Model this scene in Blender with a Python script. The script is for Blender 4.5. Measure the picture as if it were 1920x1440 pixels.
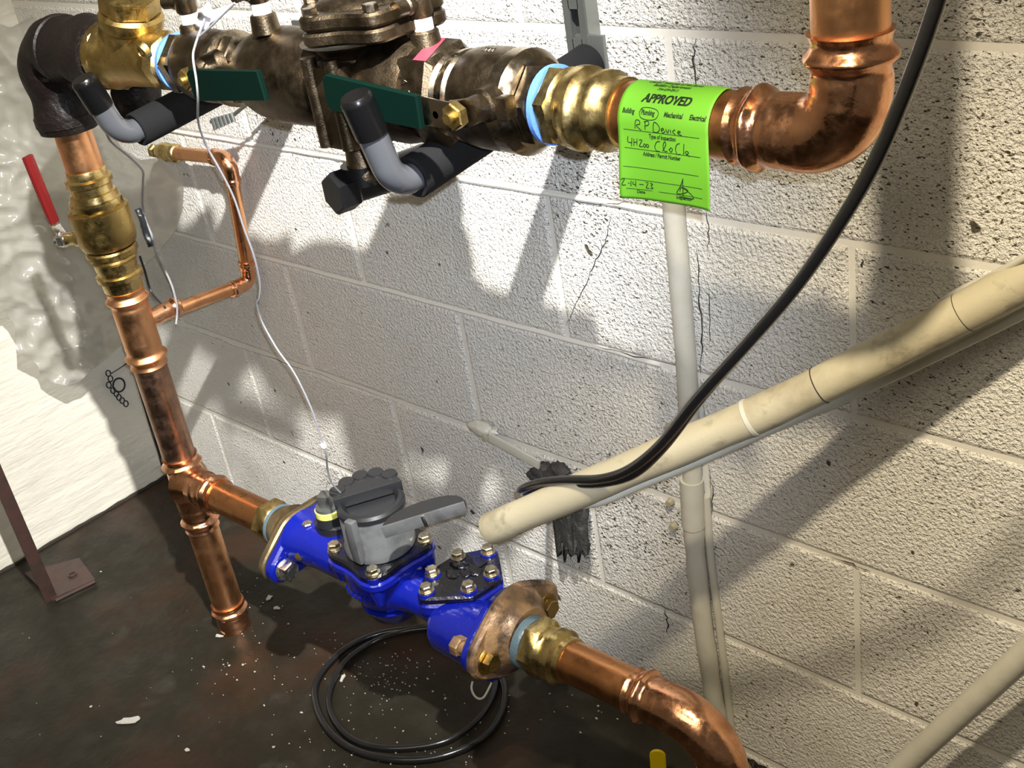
import bpy, bmesh, math, random
from mathutils import Vector as V, Matrix, noise
random.seed(7)
for o in list(bpy.data.objects): bpy.data.objects.remove(o)
SC = bpy.context.scene; COL = SC.collection
PI = math.pi
# ------------------------------------------------------------------ camera, world, lights, exposure
# world frame: back wall is y = 0, left wall is x = 0, floor is z = 0 (metres)
AX = V((0.7279, 0.2295, -0.6461)); AY = V((0.6687, -0.4458, 0.5951)); AZ = V((-0.1515, -0.8652, -0.478))
CAM = V((2.2626, -1.0, 1.3411)); FOC = 2210.0
cd = bpy.data.cameras.new('camera'); cam = bpy.data.objects.new('camera', cd); COL.objects.link(cam)
cd.sensor_width = 36; cd.lens = FOC / 1920 * 36; cd.clip_start = 0.02; cd.clip_end = 50
right = V((AX[0], AY[0], AZ[0])); down = V((AX[1], AY[1], AZ[1])); fwd = V((AX[2], AY[2], AZ[2]))
fwd.normalize(); right = (right - fwd * right.dot(fwd)).normalized(); up = right.cross(fwd)
cam.matrix_world = Matrix(((right.x, up.x, -fwd.x, CAM.x), (right.y, up.y, -fwd.y, CAM.y), (right.z, up.z, -fwd.z, CAM.z), (0, 0, 0, 1)))
SC.camera = cam
wd = bpy.data.worlds.new('world'); SC.world = wd; wd.use_nodes = True
wd.node_tree.nodes['Background'].inputs[0].default_value = (0.95, 0.86, 0.68, 1)
wd.node_tree.nodes['Background'].inputs[1].default_value = 0.10
def light(name, kind, loc, target, energy, color, **k):
    d = bpy.data.lights.new(name, kind); d.energy = energy; d.color = color
    for a, b in k.items(): setattr(d, a, b)
    o = bpy.data.objects.new(name, d); COL.objects.link(o); o.location = loc
    o.rotation_euler = (V(target) - V(loc)).to_track_quat('-Z', 'Y').to_euler(); return o
# two hand-held work torches, the phone's own lamp, and an added overhead ambient fill
light('torch_beam', 'SPOT', (1.975, -0.678, 1.95), (0.55, -0.03, 0.40), 460, (1.0, 0.98, 0.94), spot_size=math.radians(50), spot_blend=1.0, shadow_soft_size=0.016)
light('second_torch', 'SPOT', (1.975, -0.678, 1.66), (2.0, 0, -0.15), 84, (1.0, 0.86, 0.62), spot_size=math.radians(74), spot_blend=1.0, shadow_soft_size=0.022)
light('phone_lamp', 'SPOT', (2.29, -1.0, 1.375), (0.98, 0, 0.60), 80, (0.80, 0.87, 1.0), spot_size=math.radians(46), spot_blend=1.0, shadow_soft_size=0.006)
light('overhead_fill', 'AREA', (2.1, -2.3, 2.6), (1.2, -0.3, 0.6), 19, (1.0, 0.88, 0.68), shape='RECTANGLE', size=1.8, size_y=0.9)
SC.view_settings.view_transform = 'Standard'; SC.view_settings.look = 'None'
SC.view_settings.gamma = 1; SC.view_settings.use_curve_mapping = False
SC.view_settings.exposure = 0.0

# ------------------------------------------------------------------ helpers
def ray(px, py):
    c = V((px - 960, py - 720, FOC)); return V((AX.dot(c), AY.dot(c), AZ.dot(c)))
def at(px, py, y): r = ray(px, py); return CAM + r * ((y - CAM.y) / r.y)
def atx(px, py, x): r = ray(px, py); return CAM + r * ((x - CAM.x) / r.x)
def atz(px, py, z=0.0): r = ray(px, py); return CAM + r * ((z - CAM.z) / r.z)
def on(A, B, px=None, py=None):
    def cc(P): d = P - CAM; return (AX * d.x + AY * d.y + AZ * d.z)
    a = cc(A); b = cc(B)
    if px is not None: k = (px - 960) / FOC; fa = a.x - k * a.z; fb = b.x - k * b.z
    else: k = (py - 720) / FOC; fa = a.y - k * a.z; fb = b.y - k * b.z
    return A + (B - A) * (fa / (fa - fb))
ROOTW = {}
class MB:
    def __init__(s, M=None): s.v = []; s.f = []; s.M = M
    def add(s, vs, fs):
        n = len(s.v)
        s.v += [(s.M @ V(p)) if s.M else V(p) for p in vs]; s.f += [tuple(i + n for i in q) for q in fs]
    def sweep(s, pts, rad, seg=24, cap=True, up0=None, sq=1.0):
        pts = [V(p) for p in pts]; n = len(pts)
        T = [((pts[min(i + 1, n - 1)] - pts[max(i - 1, 0)]).normalized()) for i in range(n)]
        a = V(up0) if up0 else (V((0, 0, 1)) if abs(T[0].z) < .9 else V((1, 0, 0)))
        N = (a - T[0] * a.dot(T[0])).normalized(); vs = []; fs = []; L = 0
        for i in range(n):
            if i: L += (pts[i] - pts[i - 1]).length
            N = (N - T[i] * N.dot(T[i])).normalized(); B = T[i].cross(N)
            for k in range(seg):
                th = 2 * PI * k / seg
                r = rad(L, th) if callable(rad) else (rad[i] if isinstance(rad, (list, tuple)) else rad)
                vs.append(pts[i] + N * (math.cos(th) * r) + B * (math.sin(th) * r * sq))
            if i:
                for k in range(seg):
                    k2 = (k + 1) % seg; o = (i - 1) * seg
                    fs.append((o + k, o + k2, o + seg + k2, o + seg + k))
        if cap: fs.append(tuple(range(seg))[::-1]); fs.append(tuple((n - 1) * seg + k for k in range(seg)))
        s.add(vs, fs); return s
    def lathe(s, A, d, prof, seg=32, phase=0.0, up0=None, cap=True, sq=1.0, side=None):
        """prof: list of (t, r) along direction d from A"""
        A = V(A); d = V(d).normalized(); a = V(up0) if up0 else (V((0, 0, 1)) if abs(d.z) < .9 else V((1, 0, 0)))
        N = (a - d * a.dot(d)).normalized(); B = d.cross(N); vs = []; fs = []
        for i, (t, r) in enumerate(prof):
            for k in range(seg):
                th = 2 * PI * k / seg + phase
                vs.append(A + d * t + N * (math.cos(th) * r) + B * (math.sin(th) * r * sq))
            if i:
                for k in range(seg):
                    k2 = (k + 1) % seg; o = (i - 1) * seg
                    fs.append((o + k, o + k2, o + seg + k2, o + seg + k))
        if cap: fs.append(tuple(range(seg))[::-1]); fs.append(tuple((len(prof) - 1) * seg + k for k in range(seg)))
        s.add(vs, fs); return s
    def hexa(s, A, d, r, h, ch=.12, up0=None, n=6):
        """chamfered hex: six-sided solid with turned corners"""
        s.lathe(A, d, [(0, r * .9), (h * ch, r), (h * (1 - ch), r), (h, r * .88)], seg=n, up0=up0); return s
    def box(s, c, sx, sy, sz, ax=None, ay=None, az=None, b=.0):
        c = V(c); X = V(ax) if ax else V((1, 0, 0)); Y = V(ay) if ay else V((0, 1, 0)); Z = V(az) if az else V((0, 0, 1))
        P = []
        if b <= 0:
            P = [c + X * (sx * i / 2) + Y * (sy * j / 2) + Z * (sz * k / 2) for i in (-1, 1) for j in (-1, 1) for k in (-1, 1)]
            s.add(P, [(0, 1, 3, 2), (4, 6, 7, 5), (0, 4, 5, 1), (2, 3, 7, 6), (0, 2, 6, 4), (1, 5, 7, 3)])
        else:
            bm = bmesh.new(); bmesh.ops.create_cube(bm, size=1)
            for q in bm.verts: q.co = V((q.co.x * sx, q.co.y * sy, q.co.z * sz))
            bmesh.ops.bevel(bm, geom=list(bm.edges), offset=b, segments=2, affect='EDGES', profile=.6)
            bm.verts.index_update()
            s.add([c + X * q.co.x + Y * q.co.y + Z * q.co.z for q in bm.verts], [tuple(q.index for q in f.verts) for f in bm.faces]); bm.free()
        return s
    def prism(s, outline, h, bev=0.0, O=(0, 0, 0), X=(1, 0, 0), Y=(0, 1, 0), Z=(0, 0, 1)):
        """outline: 2D points; extruded from 0 to h along Z, optional chamfer on both rims"""
        O = V(O); X = V(X); Y = V(Y); Z = V(Z); n = len(outline)
        cx = sum(p[0] for p in outline) / n; cy = sum(p[1] for p in outline) / n
        lv = [(0, bev), (bev, 0), (h - bev, 0), (h, bev)] if bev > 0 else [(0, 0), (h, 0)]
        vs = []; fs = []
        for (z, ins) in lv:
            for (x, y) in outline:
                d = math.hypot(x - cx, y - cy) or 1; k = 1 - ins / d
                vs.append(O + X * (cx + (x - cx) * k) + Y * (cy + (y - cy) * k) + Z * z)
        for i in range(len(lv) - 1):
            for k in range(n):
                k2 = (k + 1) % n; fs.append((i * n + k, i * n + k2, (i + 1) * n + k2, (i + 1) * n + k))
        fs.append(tuple(range(n))[::-1]); fs.append(tuple((len(lv) - 1) * n + k for k in range(n)))
        s.add(vs, fs); return s
    def build(s, name, m, parent=None, ang=35, origin=None):
        me = bpy.data.meshes.new(name)
        lo = V((min(p.x for p in s.v), min(p.y for p in s.v), min(p.z for p in s.v))); hi = V((max(p.x for p in s.v), max(p.y for p in s.v), max(p.z for p in s.v)))
        c = V(origin) if origin is not None else (V(((lo.x + hi.x) / 2, (lo.y + hi.y) / 2, lo.z)) if parent is None else (lo + hi) / 2)
        me.from_pydata([p - c for p in s.v], [], s.f); me.materials.append(m)
        bm = bmesh.new(); bm.from_mesh(me); bmesh.ops.recalc_face_normals(bm, faces=bm.faces); bm.to_mesh(me); bm.free()
        me.shade_smooth()
        if m in (M['copper_fit'], M['brass']) and ang == 35: ang = 50
        if ang: me.set_sharp_from_angle(angle=math.radians(ang))
        o = bpy.data.objects.new(name, me); COL.objects.link(o); ROOTW[o.name] = c
        if parent is not None: o.parent = parent; o.location = c - ROOTW[parent.name]
        else: o.location = c
        return o
def tag(o, label=None, cat=None, group=None, kind=None):
    if label: o['label'] = label
    if cat: o['category'] = cat
    if group: o['group'] = group
    if kind: o['kind'] = kind
    return o
def thing(name, loc, label, cat, group=None):
    o = bpy.data.objects.new(name, None); COL.objects.link(o); o.location = loc; ROOTW[o.name] = V(loc); o.empty_display_size = .02
    return tag(o, label, cat, group)
def copyto(o, P, parent, name=None, rot=None):
    c = o.copy(); COL.objects.link(c); c.parent = parent; ROOTW[c.name] = V(P); c.location = V(P) - ROOTW[parent.name]
    if rot: c.rotation_euler = rot
    return c
def crom(P, n=10):
    P = [V(p) for p in P]; out = []
    Q = [P[0] * 2 - P[1]] + P + [P[-1] * 2 - P[-2]]
    for i in range(1, len(Q) - 2):
        a, b, c, d = Q[i - 1:i + 3]
        for k in range(n):
            t = k / n
            out.append(.5 * ((2 * b) + (c - a) * t + (2 * a - 5 * b + 4 * c - d) * t * t + (3 * b - a - 3 * c + d) * t ** 3))
    out.append(P[-1]); return out
def fillet(P, R, step=.002, arcn=20):
    """polyline with rounded corners, finely resampled"""
    P = [V(p) for p in P]; pts = [P[0]]
    for i in range(1, len(P) - 1):
        a = (P[i - 1] - P[i]).normalized(); b = (P[i + 1] - P[i]).normalized(); th = a.angle(b); d = R / math.tan(th / 2)
        c = P[i] + (a + b).normalized() * (R / math.sin(th / 2)); s0 = P[i] + a * d - c; s1 = P[i] + b * d - c
        ang = s0.angle(s1); axis = s0.cross(s1).normalized()
        for k in range(arcn + 1): pts.append(c + Matrix.Rotation(ang * k / arcn, 3, axis) @ s0)
    pts.append(P[-1]); out = [pts[0]]
    for i in range(1, len(pts)):
        L = (pts[i] - pts[i - 1]).length
        if L < 1e-6: continue
        n = max(1, int(L / step))
        for k in range(1, n + 1): out.append(pts[i - 1].lerp(pts[i], k / n))
    return out
def plen(P): return sum((P[i] - P[i - 1]).length for i in range(1, len(P)))
def press(d, r):
    """radius of a crimped press socket at distance d from its mouth; bore pipe radius r"""
    k = r / .027
    return (.0018 + .0012 * math.exp(-((d) / .0022) ** 2) + .0048 * math.exp(-((d - .0165 * k) / .0046) ** 2)
            - .0010 * math.exp(-((d - .0075 * k) / .004) ** 2) - .0010 * math.exp(-((d - .0265 * k) / .004) ** 2)) * k
def fit_path(mb, P, r, ends=(1, 1), seg=36, bulge=.0016):
    """press fitting swept along P with crimped sockets at the chosen ends"""
    L = plen(P)
    def rf(s, th):
        e = bulge * (r / .027); hx = 0
        if ends[0] and s < .045: e = press(s, r); hx = math.exp(-((s - .0165) / .010) ** 2)
        if ends[1] and L - s < .045: e = press(L - s, r); hx = math.exp(-((L - s - .0165) / .010) ** 2)
        return r + e + hx * .0007 * math.cos(6 * th) * r / .027
    mb.sweep(P, rf, seg=seg); return mb
def line(A, B, step=.002):
    A = V(A); B = V(B); n = max(2, int((B - A).length / step)); return [A.lerp(B, k / n) for k in range(n + 1)]

# ------------------------------------------------------------------ materials
def mat(name, base=(.5, .5, .5), rough=.5, metal=0.0, spec=.5, coat=0.0, bump=None, var=None, rvar=None, alpha=None, trans=None, sss=None):
    m = bpy.data.materials.new(name); m.use_nodes = True; nt = m.node_tree; N = nt.nodes; Lk = nt.links; b = N['Principled BSDF']
    b.inputs['Base Color'].default_value = (*base, 1); b.inputs['Roughness'].default_value = rough; b.inputs['Metallic'].default_value = metal
    b.inputs['Specular IOR Level'].default_value = spec; b.inputs['Coat Weight'].default_value = coat; b.inputs['Coat Roughness'].default_value = .08
    geo = N.new('ShaderNodeNewGeometry')
    def nz(scale, det=4, rg=.6, st=None):
        n = N.new('ShaderNodeTexNoise'); n.inputs['Scale'].default_value = scale; n.inputs['Detail'].default_value = det; n.inputs['Roughness'].default_value = rg
        if st:
            mp = N.new('ShaderNodeMapping'); mp.inputs['Scale'].default_value = st; Lk.new(geo.outputs['Position'], mp.inputs['Vector']); Lk.new(mp.outputs[0], n.inputs['Vector'])
        else: Lk.new(geo.outputs['Position'], n.inputs['Vector'])
        return n
    if var:      # list of (color, scale, lo, hi[, stretch])
        prev = None
        for q in var:
            colr, sc, lo, hi = q[:4]; n = nz(sc, 5, .6, q[4] if len(q) > 4 else None)
            mr = N.new('ShaderNodeMapRange'); mr.inputs['From Min'].default_value = lo; mr.inputs['From Max'].default_value = hi; Lk.new(n.outputs['Fac'], mr.inputs['Value'])
            mx = N.new('ShaderNodeMix'); mx.data_type = 'RGBA'; Lk.new(mr.outputs[0], mx.inputs['Factor'])
            if prev: Lk.new(prev, mx.inputs['A'])
            else: mx.inputs['A'].default_value = (*base, 1)
            mx.inputs['B'].default_value = (*colr, 1); prev = mx.outputs['Result']
        Lk.new(prev, b.inputs['Base Color'])
    if rvar:
        n = nz(rvar[0]); mr = N.new('ShaderNodeMapRange'); mr.inputs['From Min'].default_value = .35; mr.inputs['From Max'].default_value = .65
        mr.inputs['To Min'].default_value = rvar[1]; mr.inputs['To Max'].default_value = rvar[2]; Lk.new(n.outputs['Fac'], mr.inputs['Value']); Lk.new(mr.outputs[0], b.inputs['Roughness'])
    if bump:     # list of (scale, strength, distance)
        prev = None
        for q in bump:
            sc, st, di = q[:3]; n = nz(sc, 3, .6, q[3] if len(q) > 3 else None); bp = N.new('ShaderNodeBump'); bp.inputs['Strength'].default_value = st; bp.inputs['Distance'].default_value = di
            Lk.new(n.outputs['Fac'], bp.inputs['Height'])
            if prev: Lk.new(prev, bp.inputs['Normal'])
            prev = bp.outputs[0]
        Lk.new(prev, b.inputs['Normal'])
    if alpha is not None: b.inputs['Alpha'].default_value = alpha
    if trans is not None: b.inputs['Transmission Weight'].default_value = trans
    return m
M = {}
M['copper'] = mat('copper', (.84, .44, .22), .3, 1.0, var=[((.66, .30, .13), 26, .45, .8, (1, 1, .25)), ((.42, .17, .07), 60, .66, .9)], rvar=(40, .27, .40), bump=[(220, .15, .0006)])
M['copper_run'] = mat('copper_run', (.66, .31, .13), .22, 1.0, var=[((.58, .23, .09), 30, .45, .8, (.2, 1, 1))], rvar=(40, .24, .38), bump=[(160, .15, .0006, (.2, 1, 1))])
M['copper_fit'] = mat('copper_fitting', (.86, .45, .26), .15, 1.0, var=[((.70, .30, .15), 40, .45, .75)], rvar=(70, .12, .30), bump=[(70, .25, .002), (260, .1, .0006)])
M['copper_dull'] = mat('copper_tarnished', (.50, .30, .20), .35, 1.0, var=[((.25, .16, .12), 25, .4, .7)], rvar=(60, .28, .45), bump=[(160, .2, .0008)])
M['brass'] = mat('brass_polished', (.70, .54, .24), .15, 1.0, var=[((.50, .36, .12), 50, .45, .8)], rvar=(60, .20, .36), bump=[(90, .25, .0016)])
M['brass_cast'] = mat('brass_cast', (.46, .33, .12), .32, 1.0, var=[((.34, .23, .07), 30, .4, .8)], rvar=(80, .26, .42), bump=[(420, .35, .001), (70, .3, .002)])
M['bronze'] = mat('bronze_cast', (.125, .095, .060), .36, 1.0, var=[((.075, .055, .036), 22, .4, .75)], rvar=(60, .30, .46), bump=[(480, .35, .0009), (60, .2, .002)])
M['bronze_turned'] = mat('bronze_turned', (.30, .25, .185), .24, 1.0, rvar=(90, .16, .3), bump=[(200, .1, .0008)])
M['steel'] = mat('zinc_plated_steel', (.74, .74, .72), .24, 1.0, rvar=(120, .18, .36))
M['steel_yellow'] = mat('zinc_yellow_steel', (.66, .60, .46), .28, 1.0, var=[((.38, .32, .2), 80, .45, .7)], rvar=(120, .2, .4))
M['galv'] = mat('galvanised_channel', (.20, .21, .20), .42, .8, var=[((.22, .23, .22), 30, .4, .7)])
M['blue'] = mat('blue_enamel', (.004, .010, .23), .16, 0, .6, coat=.7, bump=[(38, .5, .004), (160, .15, .0012)])
M['blue_dark'] = mat('blue_enamel_wet_dirt', (.003, .005, .045), .25, 0, .4, coat=.4, var=[((.006, .0055, .007), 24, .34, .52)], bump=[(90, .7, .004)])
M['rust'] = mat('rusted_casting', (.16, .10, .06), .5, .25, var=[((.38, .23, .11), 22, .42, .64), ((.03, .025, .02), 26, .50, .66)], rvar=(40, .3, .6), bump=[(60, .5, .004), (300, .3, .001)])
M['brown_cast'] = mat('brown_casting', (.22, .16, .08), .4, .7, var=[((.10, .08, .05), 30, .4, .7)], bump=[(90, .3, .002)])
M['grey_cyl'] = mat('grey_register_shell', (.16, .165, .17), .36, .4, var=[((.09, .09, .09), 30, .45, .7)], bump=[(300, .1, .0008)])
M['grey_plastic'] = mat('grey_plastic', (.016, .0165, .018), .38)
M['black_plastic'] = mat('black_plastic', (.003, .003, .0035), .35, spec=.25, bump=[(300, .1, .0008)])
M['dark_glass'] = mat('dark_dial_glass', (.006, .006, .006), .1)
M['blackwrap'] = mat('black_rubber_wrap', (.006, .0035, .003), .5, spec=.3, bump=[(50, .6, .005), (200, .3, .001)])
M['foam'] = mat('black_pipe_foam', (.006, .006, .0065), .9, spec=.15, bump=[(500, .5, .001), (60, .2, .002)])
M['vinyl'] = mat('grey_vinyl', (.055, .058, .065), .22, coat=.4)
M['vinyl_black'] = mat('black_vinyl_cap', (.003, .003, .0033), .25, spec=.3, coat=.1)
M['green_h'] = mat('dark_green_vinyl', (.0004, .006, .004), .6, spec=.06)
M['red_h'] = mat('red_vinyl', (.13, .008, .009), .3, coat=.3)
M['red_mark'] = mat('red_paint_mark', (.22, .02, .04), .6, var=[((.10, .02, .03), 60, .45, .7)])
M['tape_blue'] = mat('blue_thread_tape', (.08, .19, .55), .5, bump=[(400, .4, .001)])
M['tape_white'] = mat('white_thread_tape', (.75, .78, .85), .5, bump=[(500, .4, .001)])
M['tape_yellow'] = mat('yellow_thread_tape', (.70, .68, .16), .5, bump=[(300, .4, .001)])
M['tape_bluegrey'] = mat('blue_grey_thread_tape', (.09, .14, .17), .35, bump=[(200, .5, .0016)])
M['hose'] = mat('black_hose', (.010, .010, .011), .22, coat=.2, bump=[(120, .2, .001)])
M['wire'] = mat('grey_wire_jacket', (.20, .20, .215), .35)
M['wire_dark'] = mat('black_wire_jacket', (.012, .014, .016), .4)
M['paper'] = mat('white_paper_tag', (.72, .70, .78), .7)
M['lime'] = mat('lime_green_sticker_paper', (.10, .31, .014), .62, bump=[(60, .15, .0015)])
M['ink'] = mat('black_ink', (.004, .014, .004), .6)
M['ink_soft'] = mat('faded_ink', (.02, .12, .008), .6)
M['steel_paint'] = mat('red_brown_painted_steel', (.060, .030, .024), .5, var=[((.035, .026, .022), 40, .45, .65)], bump=[(200, .3, .001)])
M['yellow'] = mat('yellow_vinyl', (1.0, .72, .0), .35)
M['crack_and_shade'] = mat('dark_crack_and_shade', (.03, .025, .02), .95)
M['rag'] = mat('black_rag', (.035, .033, .03), .85, var=[((.11, .105, .10), 70, .5, .75)], bump=[(220, .8, .003)])
M['flake'] = mat('paint_flake', (.42, .41, .37), .8, bump=[(200, .6, .002)])
M['pipe_paint'] = mat('painted_pipe', (.42, .375, .26), .5, var=[((.20, .17, .11), 9, .50, .72), ((.12, .10, .07), 26, .60, .80)], bump=[(60, .25, .002), (260, .2, .0008)])
M['pipe_paint_light'] = mat('painted_pipe_light', (.54, .52, .44), .4, var=[((.48, .45, .37), 20, .45, .75)], bump=[(80, .2, .002)])
M['wall'] = mat('painted_block', (.80, .77, .70), .8, spec=.15, var=[((.80, .78, .73), 3.0, .4, .65), ((.62, .58, .49), 5.0, .58, .8)], bump=[(200, 1.0, .0075), (480, .6, .002), (25, .2, .003)])
M['mortar'] = mat('painted_mortar', (.70, .67, .60), .7, spec=.2, bump=[(120, .2, .002)])
M['plaster'] = mat('painted_plaster', (.72, .69, .60), .6, spec=.35, var=[((.60, .57, .48), 4.0, .5, .75)], bump=[(14, .5, .012, (1, .4, 2)), (120, .35, .002)])
M['concrete'] = mat('damp_concrete_floor', (.016, .0135, .0085), .4, spec=.25, var=[((.034, .017, .009), 3.5, .50, .66), ((.055, .050, .038), 9, .60, .85), ((.028, .024, .017), 20, .5, .8)], rvar=(9, .28, .65), bump=[(60, .3, .004), (9, .15, .01)])

def add_pits(m):
    """small dark pits and dirt specks of the block face, mixed into the paint colour"""
    nt = m.node_tree; N = nt.nodes; Lk = nt.links; b = N['Principled BSDF']; src = b.inputs['Base Color'].links[0].from_socket
    geo = N.new('ShaderNodeNewGeometry')
    def nz(s, d, st=None):
        n = N.new('ShaderNodeTexNoise'); n.inputs['Scale'].default_value = s; n.inputs['Detail'].default_value = d
        mp = N.new('ShaderNodeMapping'); mp.inputs['Scale'].default_value = st or (1, 1, 1); mp.inputs['Rotation'].default_value = (.2, .1, 0)
        Lk.new(geo.outputs['Position'], mp.inputs['Vector']); Lk.new(mp.outputs[0], n.inputs['Vector']); return n
    fine = nz(175, 2.5, (1, 1, 2.0)); area = nz(2.3, 3)
    mr = N.new('ShaderNodeMapRange'); mr.inputs['From Min'].default_value = .40; mr.inputs['From Max'].default_value = .62; mr.inputs['To Min'].default_value = .73; mr.inputs['To Max'].default_value = .585
    sx = N.new('ShaderNodeSeparateXYZ'); Lk.new(geo.outputs['Position'], sx.inputs[0])
    ad = N.new('ShaderNodeMath'); ad.operation = 'MULTIPLY_ADD'; ad.inputs[1].default_value = .9; Lk.new(sx.outputs['X'], ad.inputs[0]); Lk.new(sx.outputs['Z'], ad.inputs[2])
    ar = N.new('ShaderNodeMapRange'); ar.inputs['From Min'].default_value = 1.2; ar.inputs['From Max'].default_value = 2.2; ar.inputs['To Min'].default_value = -.10; ar.inputs['To Max'].default_value = .07; Lk.new(ad.outputs[0], ar.inputs['Value'])
    a2 = N.new('ShaderNodeMath'); a2.operation = 'ADD'; Lk.new(area.outputs['Fac'], a2.inputs[0]); Lk.new(ar.outputs[0], a2.inputs[1]); Lk.new(a2.outputs[0], mr.inputs['Value'])
    sub = N.new('ShaderNodeMath'); sub.operation = 'SUBTRACT'; Lk.new(fine.outputs['Fac'], sub.inputs[0]); Lk.new(mr.outputs[0], sub.inputs[1])
    mu = N.new('ShaderNodeMath'); mu.operation = 'MULTIPLY'; mu.use_clamp = True; mu.inputs[1].default_value = 22; Lk.new(sub.outputs[0], mu.inputs[0])
    big = nz(48, 1.5); s2 = N.new('ShaderNodeMath'); s2.operation = 'SUBTRACT'; s2.inputs[1].default_value = .735; Lk.new(big.outputs['Fac'], s2.inputs[0])
    m2 = N.new('ShaderNodeMath'); m2.operation = 'MULTIPLY'; m2.use_clamp = True; m2.inputs[1].default_value = 25; Lk.new(s2.outputs[0], m2.inputs[0])
    mxm = N.new('ShaderNodeMath'); mxm.operation = 'MAXIMUM'; Lk.new(mu.outputs[0], mxm.inputs[0]); Lk.new(m2.outputs[0], mxm.inputs[1])
    mx = N.new('ShaderNodeMix'); mx.data_type = 'RGBA'; Lk.new(mxm.outputs[0], mx.inputs['Factor']); Lk.new(src, mx.inputs['A']); mx.inputs['B'].default_value = (.10, .085, .06, 1)
    Lk.new(mx.outputs['Result'], b.inputs['Base Color'])
add_pits(M['wall'])
# translucent polythene
pm = bpy.data.materials.new('cloudy_polythene'); pm.use_nodes = True; nt = pm.node_tree; N = nt.nodes; b = N['Principled BSDF']
b.inputs['Base Color'].default_value = (.48, .47, .43, 1); b.inputs['Roughness'].default_value = .2; b.inputs['Specular IOR Level'].default_value = .9
tr = N.new('ShaderNodeBsdfTransparent'); tr.inputs[0].default_value = (.95, .94, .9, 1); tl = N.new('ShaderNodeBsdfTranslucent'); tl.inputs[0].default_value = (.75, .73, .65, 1)
m1 = N.new('ShaderNodeMixShader'); m1.inputs[0].default_value = .25; m2 = N.new('ShaderNodeMixShader'); m2.inputs[0].default_value = .68
nt.links.new(b.outputs[0], m1.inputs[1]); nt.links.new(tl.outputs[0], m1.inputs[2]); nt.links.new(tr.outputs[0], m2.inputs[1]); nt.links.new(m1.outputs[0], m2.inputs[2]); nt.links.new(m2.outputs[0], N['Material Output'].inputs[0])
M['poly'] = pm

# ------------------------------------------------------------------ the setting
def plane(name, P, m, kind='structure'):
    mb = MB(); mb.add(P, [tuple(range(len(P)))]); o = mb.build(name, m, ang=0, origin=(0, 0, 0)); return tag(o, kind=kind)
floor = MB().box((1.6, -1.6, -.05), 3.6, 3.4, .1).build('floor', M['concrete'], ang=30); tag(floor, 'dark damp concrete floor with debris', kind='structure')
wb = MB().box((1.5, .0522, 1.2), 3.4, .10, 2.6).build('wall_back', M['mortar'], ang=30); tag(wb, 'white painted concrete block wall', kind='structure')
wl = MB(); nx, nz_ = 40, 44
vs = []; fs = []
for i in range(nx + 1):
    for k in range(nz_ + 1):
        y = .01 - 3.2 * i / nx; z = 2.5 * k / nz_
        vs.append((.004 * noise.noise(V((y * 6, z * 5, 1.3))) + .006 * math.exp(-z / .05), y, z))
for i in range(nx):
    for k in range(nz_):
        a = i * (nz_ + 1) + k; fs.append((a, a + nz_ + 1, a + nz_ + 2, a + 1))
n0 = len(vs); vs += [(-.1, .01, 0), (-.1, -3.19, 0), (-.1, -3.19, 2.5), (-.1, .01, 2.5)]; fs.append((n0, n0 + 3, n0 + 2, n0 + 1))
wl.add(vs, fs); wl = wl.build('wall_left', M['plaster'], ang=0, origin=(0, -1.6, 0)); tag(wl, 'cream painted plaster side wall', kind='structure')
# one block: cushion-edged face standing proud of the joint
BW, BH, PW, PH = .4125 - .008, .205 - .008, .4125, .205
def block_mesh(w, h):
    me = bpy.data.meshes.new('concrete_block'); c = .0045
    vs = [(-w / 2, .006, -h / 2), (w / 2, .006, -h / 2), (w / 2, .006, h / 2), (-w / 2, .006, h / 2), (-w / 2, .002, -h / 2), (w / 2, .002, -h / 2), (w / 2, .002, h / 2), (-w / 2, .002, h / 2),
          (-w / 2 + c, 0, -h / 2 + c), (w / 2 - c, 0, -h / 2 + c), (w / 2 - c, 0, h / 2 - c), (-w / 2 + c, 0, h / 2 - c)]
    fs = [(8, 9, 10, 11), (4, 5, 9, 8), (5, 6, 10, 9), (6, 7, 11, 10), (7, 4, 8, 11), (0, 1, 5, 4), (1, 2, 6, 5), (2, 3, 7, 6), (3, 0, 4, 7), (3, 2, 1, 0)]
    me.from_pydata(vs, [], fs); me.materials.append(M['wall']); me.update(); return me
bmesh_full = block_mesh(BW, BH)
def put_block(x, z, me):
    o = bpy.data.objects.new('concrete_block', me); COL.objects.link(o); o.parent = wb
    o.location = V((x, random.uniform(-.0006, .0004), z)) - ROOTW['wall_back']; o.rotation_euler = (random.uniform(-.002, .002), random.uniform(-.002, .002), random.uniform(-.001, .001))
z0 = .022
for k in range(-1, 12):
    zc = z0 + PH * (k + .5); off = .885 if k % 2 else .678
    if k == -1:
        hh = z0 - .005; zc = hh / 2; me_row = None
    x = off - PW * 3
    while x < 3.1:
        xa, xb = x, x + PW; x += PW
        a = max(xa + .005, .0); b2 = min(xb - .005, 3.1)
        if b2 - a < .03: continue
        if k == -1: put_block((a + b2) / 2, zc, block_mesh(b2 - a, hh - .002))
        elif a > xa + .0051 or b2 < xb - .0051: put_block((a + b2) / 2, zc, block_mesh(b2 - a, BH))
        else: put_block((xa + xb) / 2, zc, bmesh_full)
# raised mortar beads seen where the paint bridges the joints
def joint_bead(P, r): return MB().sweep(P, r, seg=8)
for (z, xs) in ((z0 + PH * 4, (.02, 1.50)), (z0 + PH * 3, (.30, 1.45))):
    pts = [V((xs[0] + (xs[1] - xs[0]) * i / 90, .0015 + .0012 * noise.noise(V((i * .4, z, 0))), z + .0012 * noise.noise(V((i * .2, z, 4))))) for i in range(91)]
    o = MB().sweep(pts, .0036, seg=8).build('mortar_joint', M['mortar'], wb)
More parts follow.
